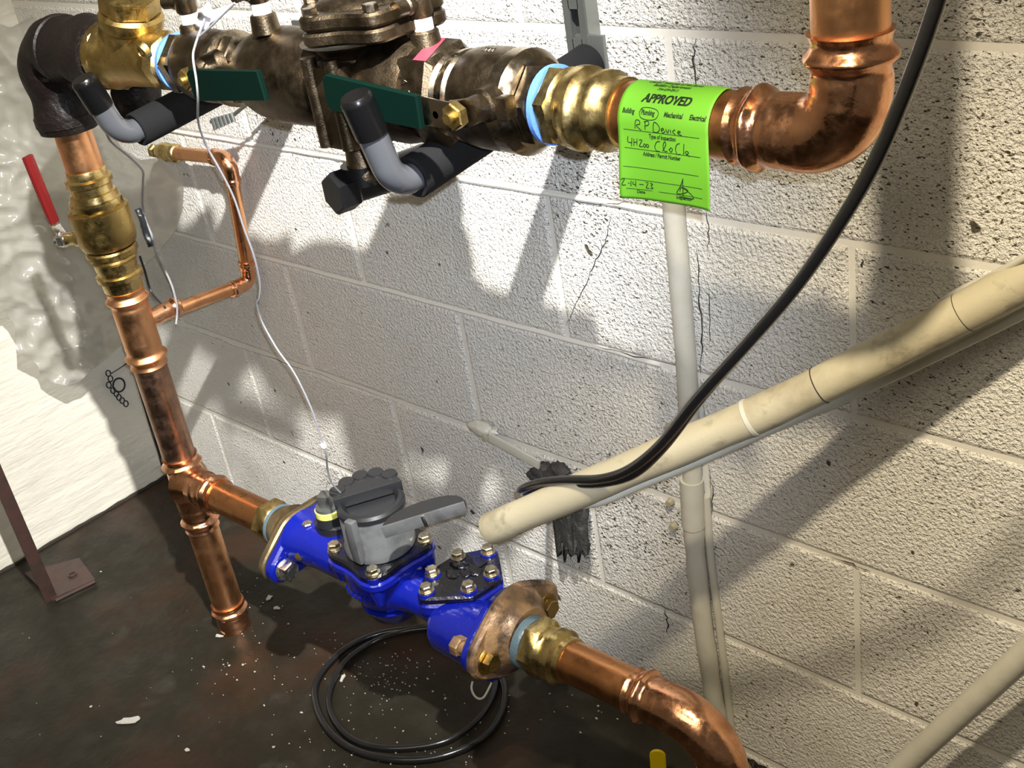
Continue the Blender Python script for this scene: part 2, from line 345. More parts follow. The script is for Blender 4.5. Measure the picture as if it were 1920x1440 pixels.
# wall cracks, plus one dark line painting the conduit's shadow
def crack_and_shade(P, w=.0022, parent=wb, y=-.0012):
    Q = []
    for i in range(len(P) - 1):
        for k in range(5):
            t = k / 5; x = P[i][0] * (1 - t) + P[i + 1][0] * t; yy = P[i][1] * (1 - t) + P[i + 1][1] * t
            Q.append(at(x + random.uniform(-2.2, 2.2), yy + random.uniform(-2, 2), y))
    Q.append(at(*P[-1], y)); mb = MB(); n = len(Q)
    mb.sweep(Q, [w * .26 * (.25 + .75 * math.sin(PI * (i + .4) / n)) * random.uniform(.5, 1.2) for i in range(n)], seg=5)
    return mb.build('wall_crack_and_shade', M['crack_and_shade'], parent)
crack_and_shade([(1303, 72), (1300, 110), (1305, 165)], .004)
crack_and_shade([(1145, 400), (1140, 440), (1122, 480), (1105, 520), (1075, 580), (1062, 610)], .0028)
crack_and_shade([(1322, 388), (1330, 430), (1326, 470)], .0022); crack_and_shade([(1120, 650), (1190, 668), (1268, 685)], .0026)
crack_and_shade([(1560, 1045), (1600, 1058), (1632, 1072)], .0028); crack_and_shade([(1246, 1145), (1252, 1168), (1251, 1185)], .005)
crack_and_shade([(1180, 1115), (1240, 1135), (1285, 1158)], .002); crack_and_shade([(1616, 487), (1617, 500)], .005); crack_and_shade([(1332, 880), (1336, 920), (1334, 965)], .0028)
crack_and_shade([(340, 612), (460, 655), (600, 702), (760, 762)], .0016)
crack_and_shade([(1050, 370), (1120, 385), (1180, 378)], .0022)
crack_and_shade([(1328, 545), (1332, 640)], .0026); crack_and_shade([(1306, 470), (1312, 560), (1316, 640), (1314, 700)], .0045)  # the last, long line is painted shadow along the conduit's right edge
# dark joint between the side wall and the floor, broken concrete at the foot of the back wall
mb = MB(); pts = [V((.012 + .004 * noise.noise(V((i * .7, 0, 0))), -.0 - 1.0 * i / 60, .002)) for i in range(61)]
mb.sweep(pts, [.004 * (1 + .7 * noise.noise(V((i * .5, 3, 0)))) for i in range(61)], seg=6); mb.build('floor_crack', M['crack_and_shade'], floor)
def lump(mb, c, r, sq=(1, 1, 1), seed=0, n=10, amp=.35):
    vs = []; fs = []
    for i in range(n + 1):
        for k in range(2 * n):
            a = PI * i / n; b = PI * k / n; d = V((math.sin(a) * math.cos(b), math.sin(a) * math.sin(b), math.cos(a)))
            q = r * (1 + amp * noise.noise(d * 1.7 + V((seed, seed * 2.1, 0))) + amp * .5 * noise.noise(d * 4 + V((seed, 0, 3))))
            vs.append(V(c) + V((d.x * q * sq[0], d.y * q * sq[1], d.z * q * sq[2])))
    for i in range(n):
        for k in range(2 * n):
            k2 = (k + 1) % (2 * n); fs.append((i * 2 * n + k, i * 2 * n + k2, (i + 1) * 2 * n + k2, (i + 1) * 2 * n + k))
    mb.add(vs, fs); return mb
mb = MB()
for i in range(16):
    p = atz(1366 + i * 5.2 + random.uniform(-4, 4), 1403 + i * 2.6 + random.uniform(-3, 5)); p.y = min(p.y, -.004)
    lump(mb, p, random.uniform(.006, .012), (1.3, 1, .8), i)
mb.build('floor_rubble', M['blackwrap'], floor, ang=60)

# ------------------------------------------------------------------ left riser of the copper line
RA = V((.6205, -.25, .9568)); RB = V((.5965, -.25, .0115))
def rz(py): return on(RA, RB, py=py)
dn = (RB - RA).normalized(); CR = .027
riser = thing('copper_riser', RB, 'tarnished vertical copper pipe with tee, left of the blue meter', 'pipe')
MB().sweep([RA + V((0, 0, .06)), rz(330)], CR, 40).build('upper_pipe', M['copper'], riser)
# sleeve coupling with side outlet
sl = line(rz(541), rz(683)); fit_path(MB(), sl, CR).build('outlet_coupling', M['copper'], riser)
MB().sweep([rz(520), rz(700)], CR, 36).build('connecting_pipe', M['copper'], riser)
MB().sweep([rz(675), rz(865)], CR + .0001, 40).build('middle_pipe', M['copper_dull'], riser)
# lower tee
tee = line(rz(853), rz(987)); tm = MB(); fit_path(tm, tee, CR, bulge=.003)
M_A = V((.6065, -.2551, .3304)); M_B = V((1.4659, -.225, .3219)); mu = (M_B - M_A).normalized(); mv = V((-mu.y, mu.x, 0)).normalized(); mw = mu.cross(mv)
MM = Matrix(((mu.x, mv.x, mw.x, M_A.x), (mu.y, mv.y, mw.y, M_A.y), (mu.z, mv.z, mw.z, M_A.z), (0, 0, 0, 1)))
def L(s, a, h): return MM @ V((s, a, h))
teeb = line(L(0, 0, 0), L(.101, 0, 0)); fit_path(tm, teeb, CR, ends=(0, 1), bulge=.004)
tm.lathe(L(.012, 0, 0), mu, [(0, .040), (.016, .034), (.028, .0310)], 36)
tm.build('tee', M['copper_fit'], riser)
MB().sweep([rz(975), rz(1150)], CR, 40).build('drop_pipe', M['copper'], riser)
cp = MB(); c0 = rz(1128); c1 = rz(1172); LL = (c1 - c0).length
fit_path(cp, line(c0, c1), CR, ends=(1, 0), bulge=.0028); cp.lathe(c1, dn, [(0, .0298), (.003, .0285), (.0045, .022), (.005, .005)], 36); cp.build('end_cap', M['copper_fit'], riser)
hp = MB(); hp.sweep([L(.09, 0, 0), L(.235, 0, 0)], CR, 40); hp.build('branch_pipe', M['copper_run'], riser)

# brass ball valve on the riser
bv = thing('ball_valve', rz(515), 'brass ball valve with red lever on the left copper riser', 'valve')
mb = MB(); A0 = rz(316); A1 = rz(541); Lv = (A1 - A0).length
def t_(py): return (rz(py) - A0).length
prof = [(0, .0285), (.004, .0295), (t_(330), .0295), (t_(333), .0345), (t_(342), .0345), (t_(346), .030), (t_(358), .0305), (t_(360), .034), (t_(372), .036)]
mb.lathe(A0, dn, prof, 40); mb.build('upper_socket', M['brass'], bv)
mb = MB(); mb.lathe(rz(369), dn, [(0, .034), (.003, .0405), (.014, .0415), (.017, .039)], 8); mb.build('upper_hex', M['brass'], bv)
mb = MB(); q = rz(386); mb.lathe(q, dn, [(0, .040), (.003, .0445), (.020, .0450), (.040, .0445), (.052, .0435), (.060, .041), (.062, .0385)], 40); mb.build('valve_body', M['brass_cast'], bv)
mb = MB(); q = rz(462); mb.lathe(q, dn, [(0, .037), (.003, .0395), (.010, .0395), (.013, .036), (.014, .035), (.018, .036), (.022, .034)], 12); mb.build('lower_hex', M['brass_cast'], bv)
mb = MB(); q = rz(484); L2 = (rz(541) - q).length; mb.lathe(q, dn, [(0, .033), (L2 * .22, .0325), (L2 * .30, .031), (L2 * .42, .031), (L2 * .46, .0352), (L2 * .60, .0352), (L2 * .65, .0305), (L2 * .95, .030), (L2, .0285)], 40); mb.build('lower_socket', M['brass'], bv)
vc = on(RA, RB, py=440); sd = V((-.80, -.60, 0)).normalized()
mb = MB(); mb.lathe(vc + sd * .04, sd, [(0, .014), (.010, .013), (.013, .010), (.026, .010)], 20); st = mb.build('stem_boss', M['brass'], bv)
nut_c = vc + sd * .066
MB().hexa(nut_c, sd, .0125, .012).lathe(nut_c + sd * .012, sd, [(0, .006), (.006, .006)], 12).build('stem_nut', M['steel'], bv)
# lever: plate from stem, cranked up, with red sleeve
yl = vc.y - .04
P0 = vc + sd * .068; P1 = atx(104, 423, P0.x - .012); P2 = atx(84, 380, P0.x - .012); P3 = atx(52, 295, P0.x - .012)
def strip(mb, P, w, t, nrm):
    """flat bar following P; w along nrm, t across"""
    for i in range(len(P) - 1):
        d = (P[i + 1] - P[i]); n = V(nrm); n = (n - d.normalized() * n.dot(d.normalized())).normalized(); b = d.normalized().cross(n)
        mb.box((P[i] + P[i + 1]) / 2, d.length + t * .6, w, t, d.normalized(), n, b, b=min(w, t) * .3)
    return mb
strip(MB(), [P0 + V((0, 0, .0)), P1, P1.lerp(P3, .15)], .017, .003, V((.3, -.95, 0))).build('lever_plate', M['steel'], bv)
strip(MB(), [P1.lerp(P3, .06), P3], .017, .0085, V((.3, -.95, 0))).build('lever_grip', M['red_h'], bv)

# black wrapped elbow at the top of the riser
RUNA = V((.613, -.25, 1.062)); RUNB = V((1.8507, -.25, 1.050)); ru = (RUNB - RUNA).normalized()
def rx(px): return on(RUNA, RUNB, px=px)
def X(x): t = (x - RUNA.x) / (RUNB.x - RUNA.x); return RUNA + (RUNB - RUNA) * t
wr = thing('wrapped_elbow', V((.62, -.25, .96)), 'black rubber-wrapped elbow on top of the left copper riser', 'pipe elbow')
P = fillet([V((.619, -.25, .945)), V((.622, -.25, 1.062)), X(.795)], .040, .004, 16)
TL = plen(P)
mb = MB(); mb.sweep(P, lambda s, th: .0425 + .0025 * math.sin(s * 90) + .002 * noise.noise(V((s * 40, math.cos(th) * 2, math.sin(th) * 2))) + (.004 if s > TL - .05 else 0), 36); mb.build('rubber_sleeve', M['blackwrap'], wr)
for i, s in enumerate((.02, .16)):
    k = int(s / TL * (len(P) - 1)); d = (P[k + 1] - P[k]).normalized()
    MB().lathe(P[k] - d * .008, d, [(0, .0435), (.002, .0462), (.014, .0462), (.016, .0435)], 36).build('wrap_band', M['blackwrap'], wr)
# old yellowish liner edge seen left of the wrap
# ------------------------------------------------------------------ brass strainer
stn = thing('pipe_strainer', X(.85) - V((0, 0, .05)), 'olive brass strainer between the black wrapped elbow and the first blue tape', 'strainer')
mb = MB(); mb.lathe(X(.800), ru, [(0, .040), (.004, .0435), (.022, .0435), (.028, .040), (.040, .0375), (.075, .036), (.10, .034), (.135, .0325), (.140, .031)], 40); mb.build('strainer_body', M['brass_cast'], stn)
MB().lathe(X(.804), ru, [(0, .043), (.003, .0455), (.015, .0455), (.018, .042)], 8).build('inlet_octagon', M['brass_cast'], stn)
MB().lathe(X(.936), ru, [(0, .031), (.003, .0375), (.022, .0375), (.026, .032)], 8).build('outlet_octagon', M['brass'], stn)
bd = V((.30, .05, .95)).normalized(); bp = X(.862)
mb = MB(); mb.lathe(bp + bd * .012, bd, [(0, .034), (.026, .035), (.030, .039), (.042, .040), (.046, .036)], 36); mb.build('screen_neck', M['brass_cast'], stn)
MB().lathe(bp + bd * .056, bd, [(0, .030), (.003, .037), (.022, .037), (.026, .030)], 6).build('screen_cap', M['brass_cast'], stn)
pp = at(272, 92, -.286); MB().lathe(pp, V((0, -.9, -.3)), [(0, .011), (.007, .010), (.008, .0065), (.006, .006)], 24).build('plug_boss', M['brass_cast'], stn)
# taped leg below the strainer
tl = thing('taped_pipe_leg', at(262, 212, -.20), 'black taped pipe leg hanging behind the brass strainer', 'pipe leg')
P = line(at(243, 110, -.20), at(262, 212, -.20), .006)
MB().sweep(P, lambda s, th: .031 + .0035 * noise.noise(V((s * 50, math.cos(th) * 2, math.sin(th) * 2))) + .0016 * math.sin(s * 160), 28).build('tape_wrap', M['blackwrap'], tl)

# ------------------------------------------------------------------ small copper bypass
br = thing('copper_bypass_branch', rz(612) + V((0, .03, 0)), 'thin copper branch pipe rising along the block wall beside the riser', 'pipe')
b0 = rz(610); r2 = .0111
e1 = V((b0.x, -.035, b0.z + .002)); e1 = atx(468, 527, b0.x); e1.y = min(e1.y, -.03)
e2 = at(428, 297, e1.y); e2.x = e1.x + (e2.x - e1.x) * 1.0
e3 = at(290, 283, e1.y)
MB().sweep([b0 + V((0, .02, 0)), e1 + V((0, -.02, 0))], r2, 24).build('horizontal_pipe', M['copper'], br)
bo = MB(); fit_path(bo, line(b0 + V((0, .022, 0)), b0 + V((0, .078, 0)), .0015), .0135, ends=(0, 1), seg=28); bo.build('outlet_boss', M['copper_fit'], br)
dd = (e2 - e1).normalized()
P = fillet([e1 + V((0, -.04, 0)), e1, e1 + dd * .04], .014, .0012, 14); fit_path(MB(), P, r2 + .0008, seg=28).build('lower_elbow', M['copper_fit'], br)
MB().sweep([e1 + dd * .03, e2 - dd * .03], r2, 24).build('vertical_pipe', M['copper'], br)
d3 = (e3 - e2).normalized()
P = fillet([e2 - dd * .045, e2, e2 + d3 * .045], .016, .0012, 14); fit_path(MB(), P, r2 + .0008, seg=28).build('upper_elbow', M['copper_fit'], br)
MB().sweep([e2 + d3 * .03, e3 - d3 * .02], r2, 24).build('top_pipe', M['copper'], br)
mb = MB(); mb.lathe(e3 - d3 * .075, d3, [(0, .012), (.004, .0155), (.014, .0155), (.018, .013), (.03, .013), (.034, .016), (.046, .016), (.05, .0125), (.058, .012), (.06, .009)], 24); mb.build('brass_adapter', M['brass'], br)
mb = MB(); mb.lathe(e3 - d3 * .020, d3, [(0, .009), (.014, .009), (.016, .012), (.024, .012)], 6); mb.build('hex_nipple', M['brass_cast'], br)

# ------------------------------------------------------------------ backflow preventer
bf = thing('backflow_preventer', X(1.30) - V((0, 0, .10)), 'bronze backflow preventer with green levers between the two blue tapes', 'backflow preventer')
def rl(x0, prof, name, m, seg=40, parent=bf, phase=0): return MB().lathe(X(x0), ru, prof, seg, phase=phase).build(name, m, parent)
MB().lathe(X(.966), ru, [(0, .032), (.001, .0352), (.007, .0354), (.008, .032)], 40).build('inlet_tape', M['tape_blue'], bf)['label'] = 'blue thread tape ring'
rl(.975, [(0, .033), (.003, .0385), (.016, .0385), (.020, .035)], 'inlet_hex', M['bronze_turned'], 6, phase=.3)
rl(.994, [(0, .034), (.006, .038), (.02, .041), (.045, .042), (.070, .041), (.078, .039), (.082, .038)], 'inlet_valve_body', M['bronze'])
rl(1.075, [(0, .038), (.002, .0430), (.009, .0430), (.011, .038)], 'union_collar', M['bronze_turned'])
rl(1.087, [(0, .034), (.003, .0415), (.020, .0415), (.023, .036)], 'union_hex', M['bronze_turned'], 6, phase=.25)
rl(1.108, [(0, .0345), (.012, .034), (.018, .036)], 'tail_piece', M['bronze_turned'])
rl(1.124, [(0, .036), (.010, .043), (.03, .049), (.055, .0515), (.09, .0515), (.120, .050), (.140, .046), (.150, .040)], 'first_check_body', M['bronze'])
# central relief chamber
cc = X(1.312)
mb = MB(); mb.lathe(cc + V((0, 0, -.052)), V((0, 0, 1)), [(0, .042), (.006, .045), (.03, .043), (.06, .040), (.085, .038), (.096, .046), (.101, .058)], 36, sq=1.0); mb.build('relief_chamber', M['bronze'], bf)
mb = MB(); mb.box(cc + V((0, -.040, -.010)), .055, .030, .085, b=.006); mb.build('chamber_rib', M['bronze'], bf)
for dx in (-.018, .018): MB().lathe(cc + V((dx, -.052, -.05)), V((0, 0, 1)), [(0, .008), (.09, .008)], 16).build('chamber_rib', M['bronze'], bf)
rl(1.333, [(0, .038), (.008, .046), (.03, .0525), (.05, .053), (.066, .050), (.075, .046)], 'second_check_body', M['bronze'])
def ngon(n, r, ph=0, sx=1, sy=1): return [(math.cos(2 * PI * k / n + ph) * r * sx, math.sin(2 * PI * k / n + ph) * r * sy) for k in range(n)]
def lugged(n, r0, r1, ph=0, sub=8):
    out = []
    for k in range(n * sub):
        t = 2 * PI * k / (n * sub); c = math.cos(n * t) * .5 + .5; out.append((math.cos(t + ph) * (r0 + (r1 - r0) * c ** 1.3), math.sin(t + ph) * (r0 + (r1 - r0) * c ** 1.3)))
    return out
cv = V((1.343, -.25, 1.112))
MB().prism(lugged(6, .064, .077, .35, 10), .013, .0025, O=cv).build('bowl_flange', M['bronze'], bf)
cvo = MB().prism(lugged(6, .064, .077, .35, 10), .014, .003, O=cv + V((0, 0, .0145))).build('relief_cover', M['bronze'], bf)
MB().lathe(cv + V((-.005, 0, .028)), V((0, 0, 1)), [(0, .052), (.004, .048), (.010, .030), (.013, .012), (.0135, .002)], 32).build('cover_dome', M['bronze'], bf)
bolt0 = None
for k in range(6):
    a = .35 + 2 * PI * k / 6; P = cv + V((math.cos(a) * .066, math.sin(a) * .066, .028))
    if bolt0 is None: bolt0 = MB().lathe(P, V((0, 0, 1)), [(0, .0085), (.0012, .0085)], 20).hexa(P + V((0, 0, .001)), V((0, 0, 1)), .0075, .0065).build('cover_bolt', M['bronze_turned'], bf)
    else: copyto(bolt0, P + V((0, 0, .00375)), bf, rot=(0, 0, random.random()))
# hexagonal casting with the size letters and the red inspector's mark
hx = MB(); hx.lathe(X(1.400), ru, [(0, .046), (.003, .0500), (.040, .0500), (.046, .0440)], 6, phase=PI / 6 + .15); hx.build('hex_casting', M['bronze'], bf)
rm = MB(); q = X(1.402)
# flat of the hex facing up: its normal
nrm = (V((0, 0, 1)) * math.cos(.15) + ru.cross(V((0, 0, 1))) * math.sin(.15)).normalized(); tg = ru.cross(nrm).normalized()
c6 = q + nrm * (.050 * math.cos(PI / 6) + .0004)
rm.add([c6 + ru * .002 - tg * .024, c6 + ru * .020 - tg * .024, c6 + ru * .040 + tg * .024, c6 + ru * .022 + tg * .024], [(0, 1, 2, 3)])
o = rm.build('red_paint_mark', M['red_mark'], bf, ang=0)
rl(1.446, [(0, .041), (.004, .038), (.010, .0385), (.013, .043), (.018, .043), (.022, .040)], 'outlet_union', M['bronze_turned'])
rl(1.467, [(0, .040), (.006, .0445), (.020, .0465), (.042, .0470), (.056, .0455), (.057, .044)], 'outlet_valve_body', M['bronze'])
rl(1.523, [(0, .044), (.0015, .0475), (.016, .0475), (.020, .0445), (.024, .040)], 'outlet_collar', M['bronze_turned'])
rl(1.546, [(0, .034), (.002, .0380), (.014, .0380), (.016, .034)], 'outlet_hex', M['bronze_turned'], 6, phase=.3)
rl(1.562, [(0, .0325), (.001, .0350), (.006, .0352), (.007, .032)], 'outlet_tape', M['tape_blue'])['label'] = 'blue thread tape ring'
# lower relief valve neck and black air-gap vent
nk = V((1.292, -.262, .0))
MB().lathe(V((1.292, -.262, 1.014)), V((0, 0, -1)), [(0, .036), (.010, .034), (.012, .020), (.020, .015), (.040, .017), (.050, .020), (.058, .020), (.062, .015)], 28).build('relief_neck', M['bronze'], bf)
vt = MB(); va = V((1.276, -.292, .948)); vd = V((.16, .98, -.02)).normalized(); vt.lathe(va + vd * .018, vd, [(0, .017), (.05, .019), (.10, .020), (.105, .014)], 24); vt.lathe(V((1.288, -.262, .972)), V((0, 0, -1)), [(0, .022), (.02, .024)], 24); vt.build('vent_funnel', M['black_plastic'], bf)
MB().hexa(va - vd * .006, vd, .0235, .026, up0=(0, 0, 1)).build('vent_nut', M['black_plastic'], bf)
# test cocks
def cock(P, d2=(0, -1, 0), h=.02):
    P = V(P); o = MB().lathe(P, V((0, 0, 1)), [(0, .016), (.018, .014), (.020, .012)], 24).build('cock_boss', M['bronze'], bf)
    t = MB().lathe(P + V((0, 0, .019)), V((0, 0, 1)), [(0, .0085), (.001, .0100), (.012, .0100), (.013, .008)], 24).build('cock_tape', M['tape_white'], bf); t['label'] = 'white thread tape'
    c = MB(); c.lathe(P + V((0, 0, .031)), V((0, 0, 1)), [(0, .010), (.004, .0125), (.022, .0125), (.026, .009), (.028, .004)], 20)
    c.lathe(P + V((0, 0, .045)), V(d2), [(0, .009), (.016, .009), (.018, .0075), (.030, .0075)], 16); c.build('test_cock', M['bronze'], bf)
    return P
cock((1.407, -.245, 1.092)); cock((1.178, -.262, 1.105), (0, -1, 0))
cock((1.005, -.245, 1.085), (-.9, -.3, 0))
# green levers
def lever(cx, tipL, tipR, stem, hole=True, label=None, flip=False):
    yy = -.318
    g = MB(); a = tipL; b = tipR; d = (b - a); n = V((0, 0, 1)); u = d.normalized(); n = (n - u * n.dot(u)).normalized(); w2 = u.cross(n)
    L_ = d.length; out = [(-L_ / 2, -.013), (-L_ / 2 + .006, -.017), (L_ / 2, -.015), (L_ / 2, .015), (-L_ / 2 + .006, .018), (-L_ / 2, .014)]
    g.prism(out, .007, .0016, O=(a + b) / 2, X=u, Y=n, Z=w2); h = g.build('lever_grip', M['green_h'], bf)
    return u, n, w2
gl = at(618, 170, -.322); gr = at(795, 208, -.322); u_, n_, w_ = lever(0, gl, gr, None)
sp = at(840, 217, -.318); pl = MB(); pl.box((gr + sp) / 2 + u_ * -.004, (sp - gr).length + .02, .026, .003, u_, n_, w_, b=.001); pl.box(sp + V((.012, .012, 0)), .03, .026, .003, V((.75, .66, 0)).normalized(), n_, V((-.66, .75, 0)).normalized(), b=.001); pl.build('lever_plate', M['bronze_turned'], bf)
MB().lathe(at(818, 215, -.3205), V((0, -1, 0)), [(0, .0035), (.001, .0035)], 16).build('lever_hole', M['crack_and_shade'], bf)
stm = at(872, 214, -.325) + V((0, .070, .004)); MB().lathe(stm + V((0, -.030, -.004)), V((0, -1, 0)), [(0, .016), (.018, .015), (.020, .012), (.038, .012)], 24).build('stem_boss', M['bronze'], bf)
MB().hexa(stm + V((-.006, -.071, -.004)), V((0, -1, 0)), .0125, .010).lathe(stm + V((-.006, -.081, -.004)), V((0, -1, 0)), [(0, .0055), (.006, .005)], 12).build('stem_nut', M['brass_cast'], bf)
MB().box(stm + V((.030, -.050, -.002)), .014, .014, .020, b=.003).build('stop_lug', M['bronze'], bf)
gl = at(366, 158, -.318); gr = at(500, 158, -.318); u_, n_, w_ = lever(0, gl, gr, None)
stm = at(384, 128, -.300) + V((0, .045, 0)); MB().lathe(stm + V((0, -.025, 0)), V((0, -1, 0)), [(0, .016), (.022, .013), (.026, .011), (.034, .011)], 24).build('stem_boss', M['bronze'], bf)
np_ = at(347, 150, -.318)
MB().hexa(np_ + V((0, .010, 0)), V((0, -1, 0)), .0125, .012).lathe(np_ + V((0, -.002, 0)), V((0, -1, 0)), [(0, .0055), (.005, .005)], 12).build('stem_nut', M['brass_cast'], bf)
MB().box(np_ + V((.010, .014, -.001)), .04, .003, .024, b=.001).build('lever_plate', M['bronze_turned'], bf)
# raised foundry letters and figures
def text_geo(s, size, bold=0.0, shear=0.0, align='CENTER'):
    c = bpy.data.curves.new('txt', 'FONT'); c.body = s; c.size = size; c.offset = bold; c.shear = shear; c.align_x = align; c.resolution_u = 3
    o = bpy.data.objects.new('txt', c); COL.objects.link(o); dg = bpy.context.evaluated_depsgraph_get(); dg.update()
    me = o.evaluated_get(dg).to_mesh(); vs = [v.co.copy() for v in me.vertices]; fs = [tuple(p.vertices) for p in me.polygons]
    o.evaluated_get(dg).to_mesh_clear(); bpy.data.objects.remove(o); bpy.data.curves.remove(c); return vs, fs
def emboss(s, size, O, Xd, Yd, m, parent, name='raised_lettering', th=.0008, shear=0):
    vs, fs = text_geo(s, size, .02 * size, shear); Xd = V(Xd).normalized(); Yd = V(Yd).normalized(); Zd = Xd.cross(Yd).normalized(); O = V(O); n = len(vs)
    mb = MB(); mb.add([O + Xd * v.x + Yd * v.y + Zd * th for v in vs], fs)
    o = mb.build(name, m, parent, ang=0); md = o.modifiers.new('t', 'SOLIDIFY'); md.thickness = th; md.offset = 0; return o
nf = V((0, -1, 0)); fa = math.radians(-15)
hn = (V((0, -math.cos(.12), math.sin(.12))))
emboss('A 9 9 8 E', .0125, X(1.424) + V((0, -.0460, .006)), (0.0, .15, -1), (1, 0, 0), M['bronze_turned'], bf)
emboss('L9', .012, X(1.200) + V((0, -.0515, .008)), (1, 0, 0), (0, 0, 1), M['bronze_turned'], bf)
emboss('222', .009, X(1.505) + V((0, -.012, .0465)), (1, 0, 0), (0, .97, .24), M['bronze_turned'], bf)

# ------------------------------------------------------------------ outlet copper line with elbow and riser
ol = thing('copper_outlet_riser', V((1.8507, -.25, 1.02)), 'bright copper pipe turning up through an elbow at top right', 'pipe')
mb = MB(); mb.lathe(X(1.569), ru, [(0, .031), (.002, .0365), (.013, .0365), (.015, .032)], 6, phase=.2); mb.build('adapter_hex', M['brass'], ol)
mb = MB(); mb.lathe(X(1.583), ru, [(0, .034), (.004, .0315), (.008, .0315), (.013, .0365), (.022, .0365), (.026, .0310), (.033, .0300), (.036, .0295), (.039, .0345), (.047, .0345), (.051, .0298), (.063, .0298), (.064, .0275)], 40); mb.build('brass_adapter', M['brass'], ol)
MB().sweep([X(1.628), X(1.79)], CR, 48).build('horizontal_pipe', M['copper_run'], ol)
ep = fillet([X(1.758), X(1.8507), X(1.8507) + V((0, 0, .078))], .040, .0015, 26)
fit_path(MB(), ep, CR + .0004, seg=48, bulge=.0022).build('elbow', M['copper_fit'], ol)
MB().sweep([X(1.8507) + V((0, 0, .055)), V((1.8507, -.25, 1.7))], CR, 48).build('vertical_pipe', M['copper'], ol)

# ------------------------------------------------------------------ lime approval sticker
tg_ = thing('approval_sticker', V((1.70, -.283, .99)), 'lime green sticker reading APPROVED wrapped over the copper outlet pipe', 'sticker')
TX0, TX1 = 1.6575, 1.7455; TR = .0278; ZC = X(1.70).z; a0 = math.radians(112)
arcL = TR * math.radians(114); TH = arcL + .060
def tagpt(u, s, off=0.0):
    """u across 0..1, s distance down the sheet"""
    x = TX0 + (TX1 - TX0) * u; zc = X(x).z
    if s < arcL:
        a = a0 - 0 + s / TR; ang = a; n = V((0, -math.sin(ang - PI / 2), math.cos(ang - PI / 2)))
        # angle measured from +y over the top to -y
        th = math.radians(90) - (s / TR) + math.radians(22); th = th
        n = V((0, math.cos(th), math.sin(th)))
        n = V((0, math.cos(th), math.sin(th)))
        p = V((x, -.25, zc)) + n * (TR + off)
    else:
        th = math.radians(112) - arcL / TR; n0 = V((0, math.cos(th), math.sin(th)))
        p = V((x, -.25, zc)) + n0 * TR; h = s - arcL
        tdir = V((0, math.sin(th), -math.cos(th)))
        curl = .004 * math.sin(h * 60 + u * 2.0) * (h / .06) + .006 * (abs(u - .5) * 2) ** 3 * (h / .06) * (1 if u < .5 else -.6)
        p = p + V((0, -.0010, 0)) + V((0, -curl * .6 - off, -h)) + V((.0020 * math.sin(h * 50) * (1 if u > .5 else .7), 0, 0)); n = V((0, -1, 0))
    return p
# th runs from 112deg (behind the top) so that s grows towards the viewer: mirror into -y
_old = tagpt
def tagpt(u, s, off=0.0):
    x = TX0 + (TX1 - TX0) * u; zc = X(x).z; th = math.radians(68) + min(s, arcL) / TR; n = V((0, math.cos(th), math.sin(th)))
    p = V((x, -.25, zc)) + n * (TR + off)
    if s > arcL:
        h = s - arcL; k = h / .06
        p += V((.0022 * math.sin(h * 55 + 1) * k * (1 if u > .5 else .6), -.0012 * k - .0030 * math.sin(k * 3.0 + u * 1.5) * k - .004 * (2 * u - 1) ** 4 * k, -h))
    return p
mb = MB(); nu, ns = 28, 44; vs = []; fs = []
for j in range(ns + 1):
    for i in range(nu + 1): vs.append(tagpt(i / nu, TH * j / ns, .0004))
for j in range(ns):
    for i in range(nu): a = j * (nu + 1) + i; fs.append((a, a + 1, a + nu + 2, a + nu + 1))
mb.add(vs, fs); sh = mb.build('sheet', M['lime'], tg_, ang=0); md = sh.modifiers.new('t', 'SOLIDIFY'); md.thickness = .0003; md.offset = 0
WT = TX1 - TX0
def tprint(s, u, v, size, m=M['ink'], bold=0.0, shear=0.0, align='CENTER', name='printed_text', w=None):
    vs, fs = text_geo(s, size, bold * size, shear, align)
    if w: xs = [p.x for p in vs]; k = w / (max(xs) - min(xs))
    else: k = 1
    mb = MB(); mb.add([tagpt(u + p.x * k / WT, v - p.y, .0008) for p in vs], fs); return mb.build(name, m, sh, ang=0)
def stroke(P, w, m=M['ink'], name='pen_stroke'):
    """P: list of (u, s) points in sheet millimetres"""
    mb = MB(); Q = []
    for i in range(len(P) - 1):
        d = V((P[i + 1][0] - P[i][0], P[i + 1][1] - P[i][1], 0)); n = V((-d.y, d.x, 0)); n = n.normalized() * w / 2 if n.length else n
        seg = max(1, int(d.length / 2)); a = V((*P[i], 0)); 
        for k in range(seg):
            p = a + d * (k / seg); q = a + d * ((k + 1) / seg); b = len(Q)
            for t in (p + n, p - n, q - n, q + n): Q.append(tagpt(t.x / 1000 / WT, t.y / 1000, .0009))
    fs = [(i, i + 1, i + 2, i + 3) for i in range(0, len(Q), 4)]
    mb.add(Q, fs); return mb.build(name, m, sh, ang=0)
def smooth2(P, n=5): return [(p.x, p.y) for p in crom([V((a, b, 0)) for a, b in P], n)]
tprint('Charter Township of Van Buren', .46, .0118, .0052, M['ink'], .02, .25, w=.052)
tprint('Building Department', .46, .0170, .0052, M['ink'], .02, .25, w=.036)
tprint('734-699-8913', .45, .0218, .0042, M['ink'], .02, .25, w=.020)
for du in (-.0035, 0, .0035): tprint('APPROVED', .50 + du, .0335, .0108, M['ink'], .025, .20, w=.047)
for s, u, w in (('Building', .12, .0125), ('Plumbing', .34, .0135), ('Mechanical', .62, .018), ('Electrical', .88, .0155)): tprint(s, u, .0435, .0055, M['ink'], .035, .2, w=w)
stroke(smooth2([(22, 42), (24, 38.5), (31, 37.8), (38, 39), (40.5, 42), (38, 46), (31, 47.2), (24, 46), (22, 42), (24, 38.8)]), .6)
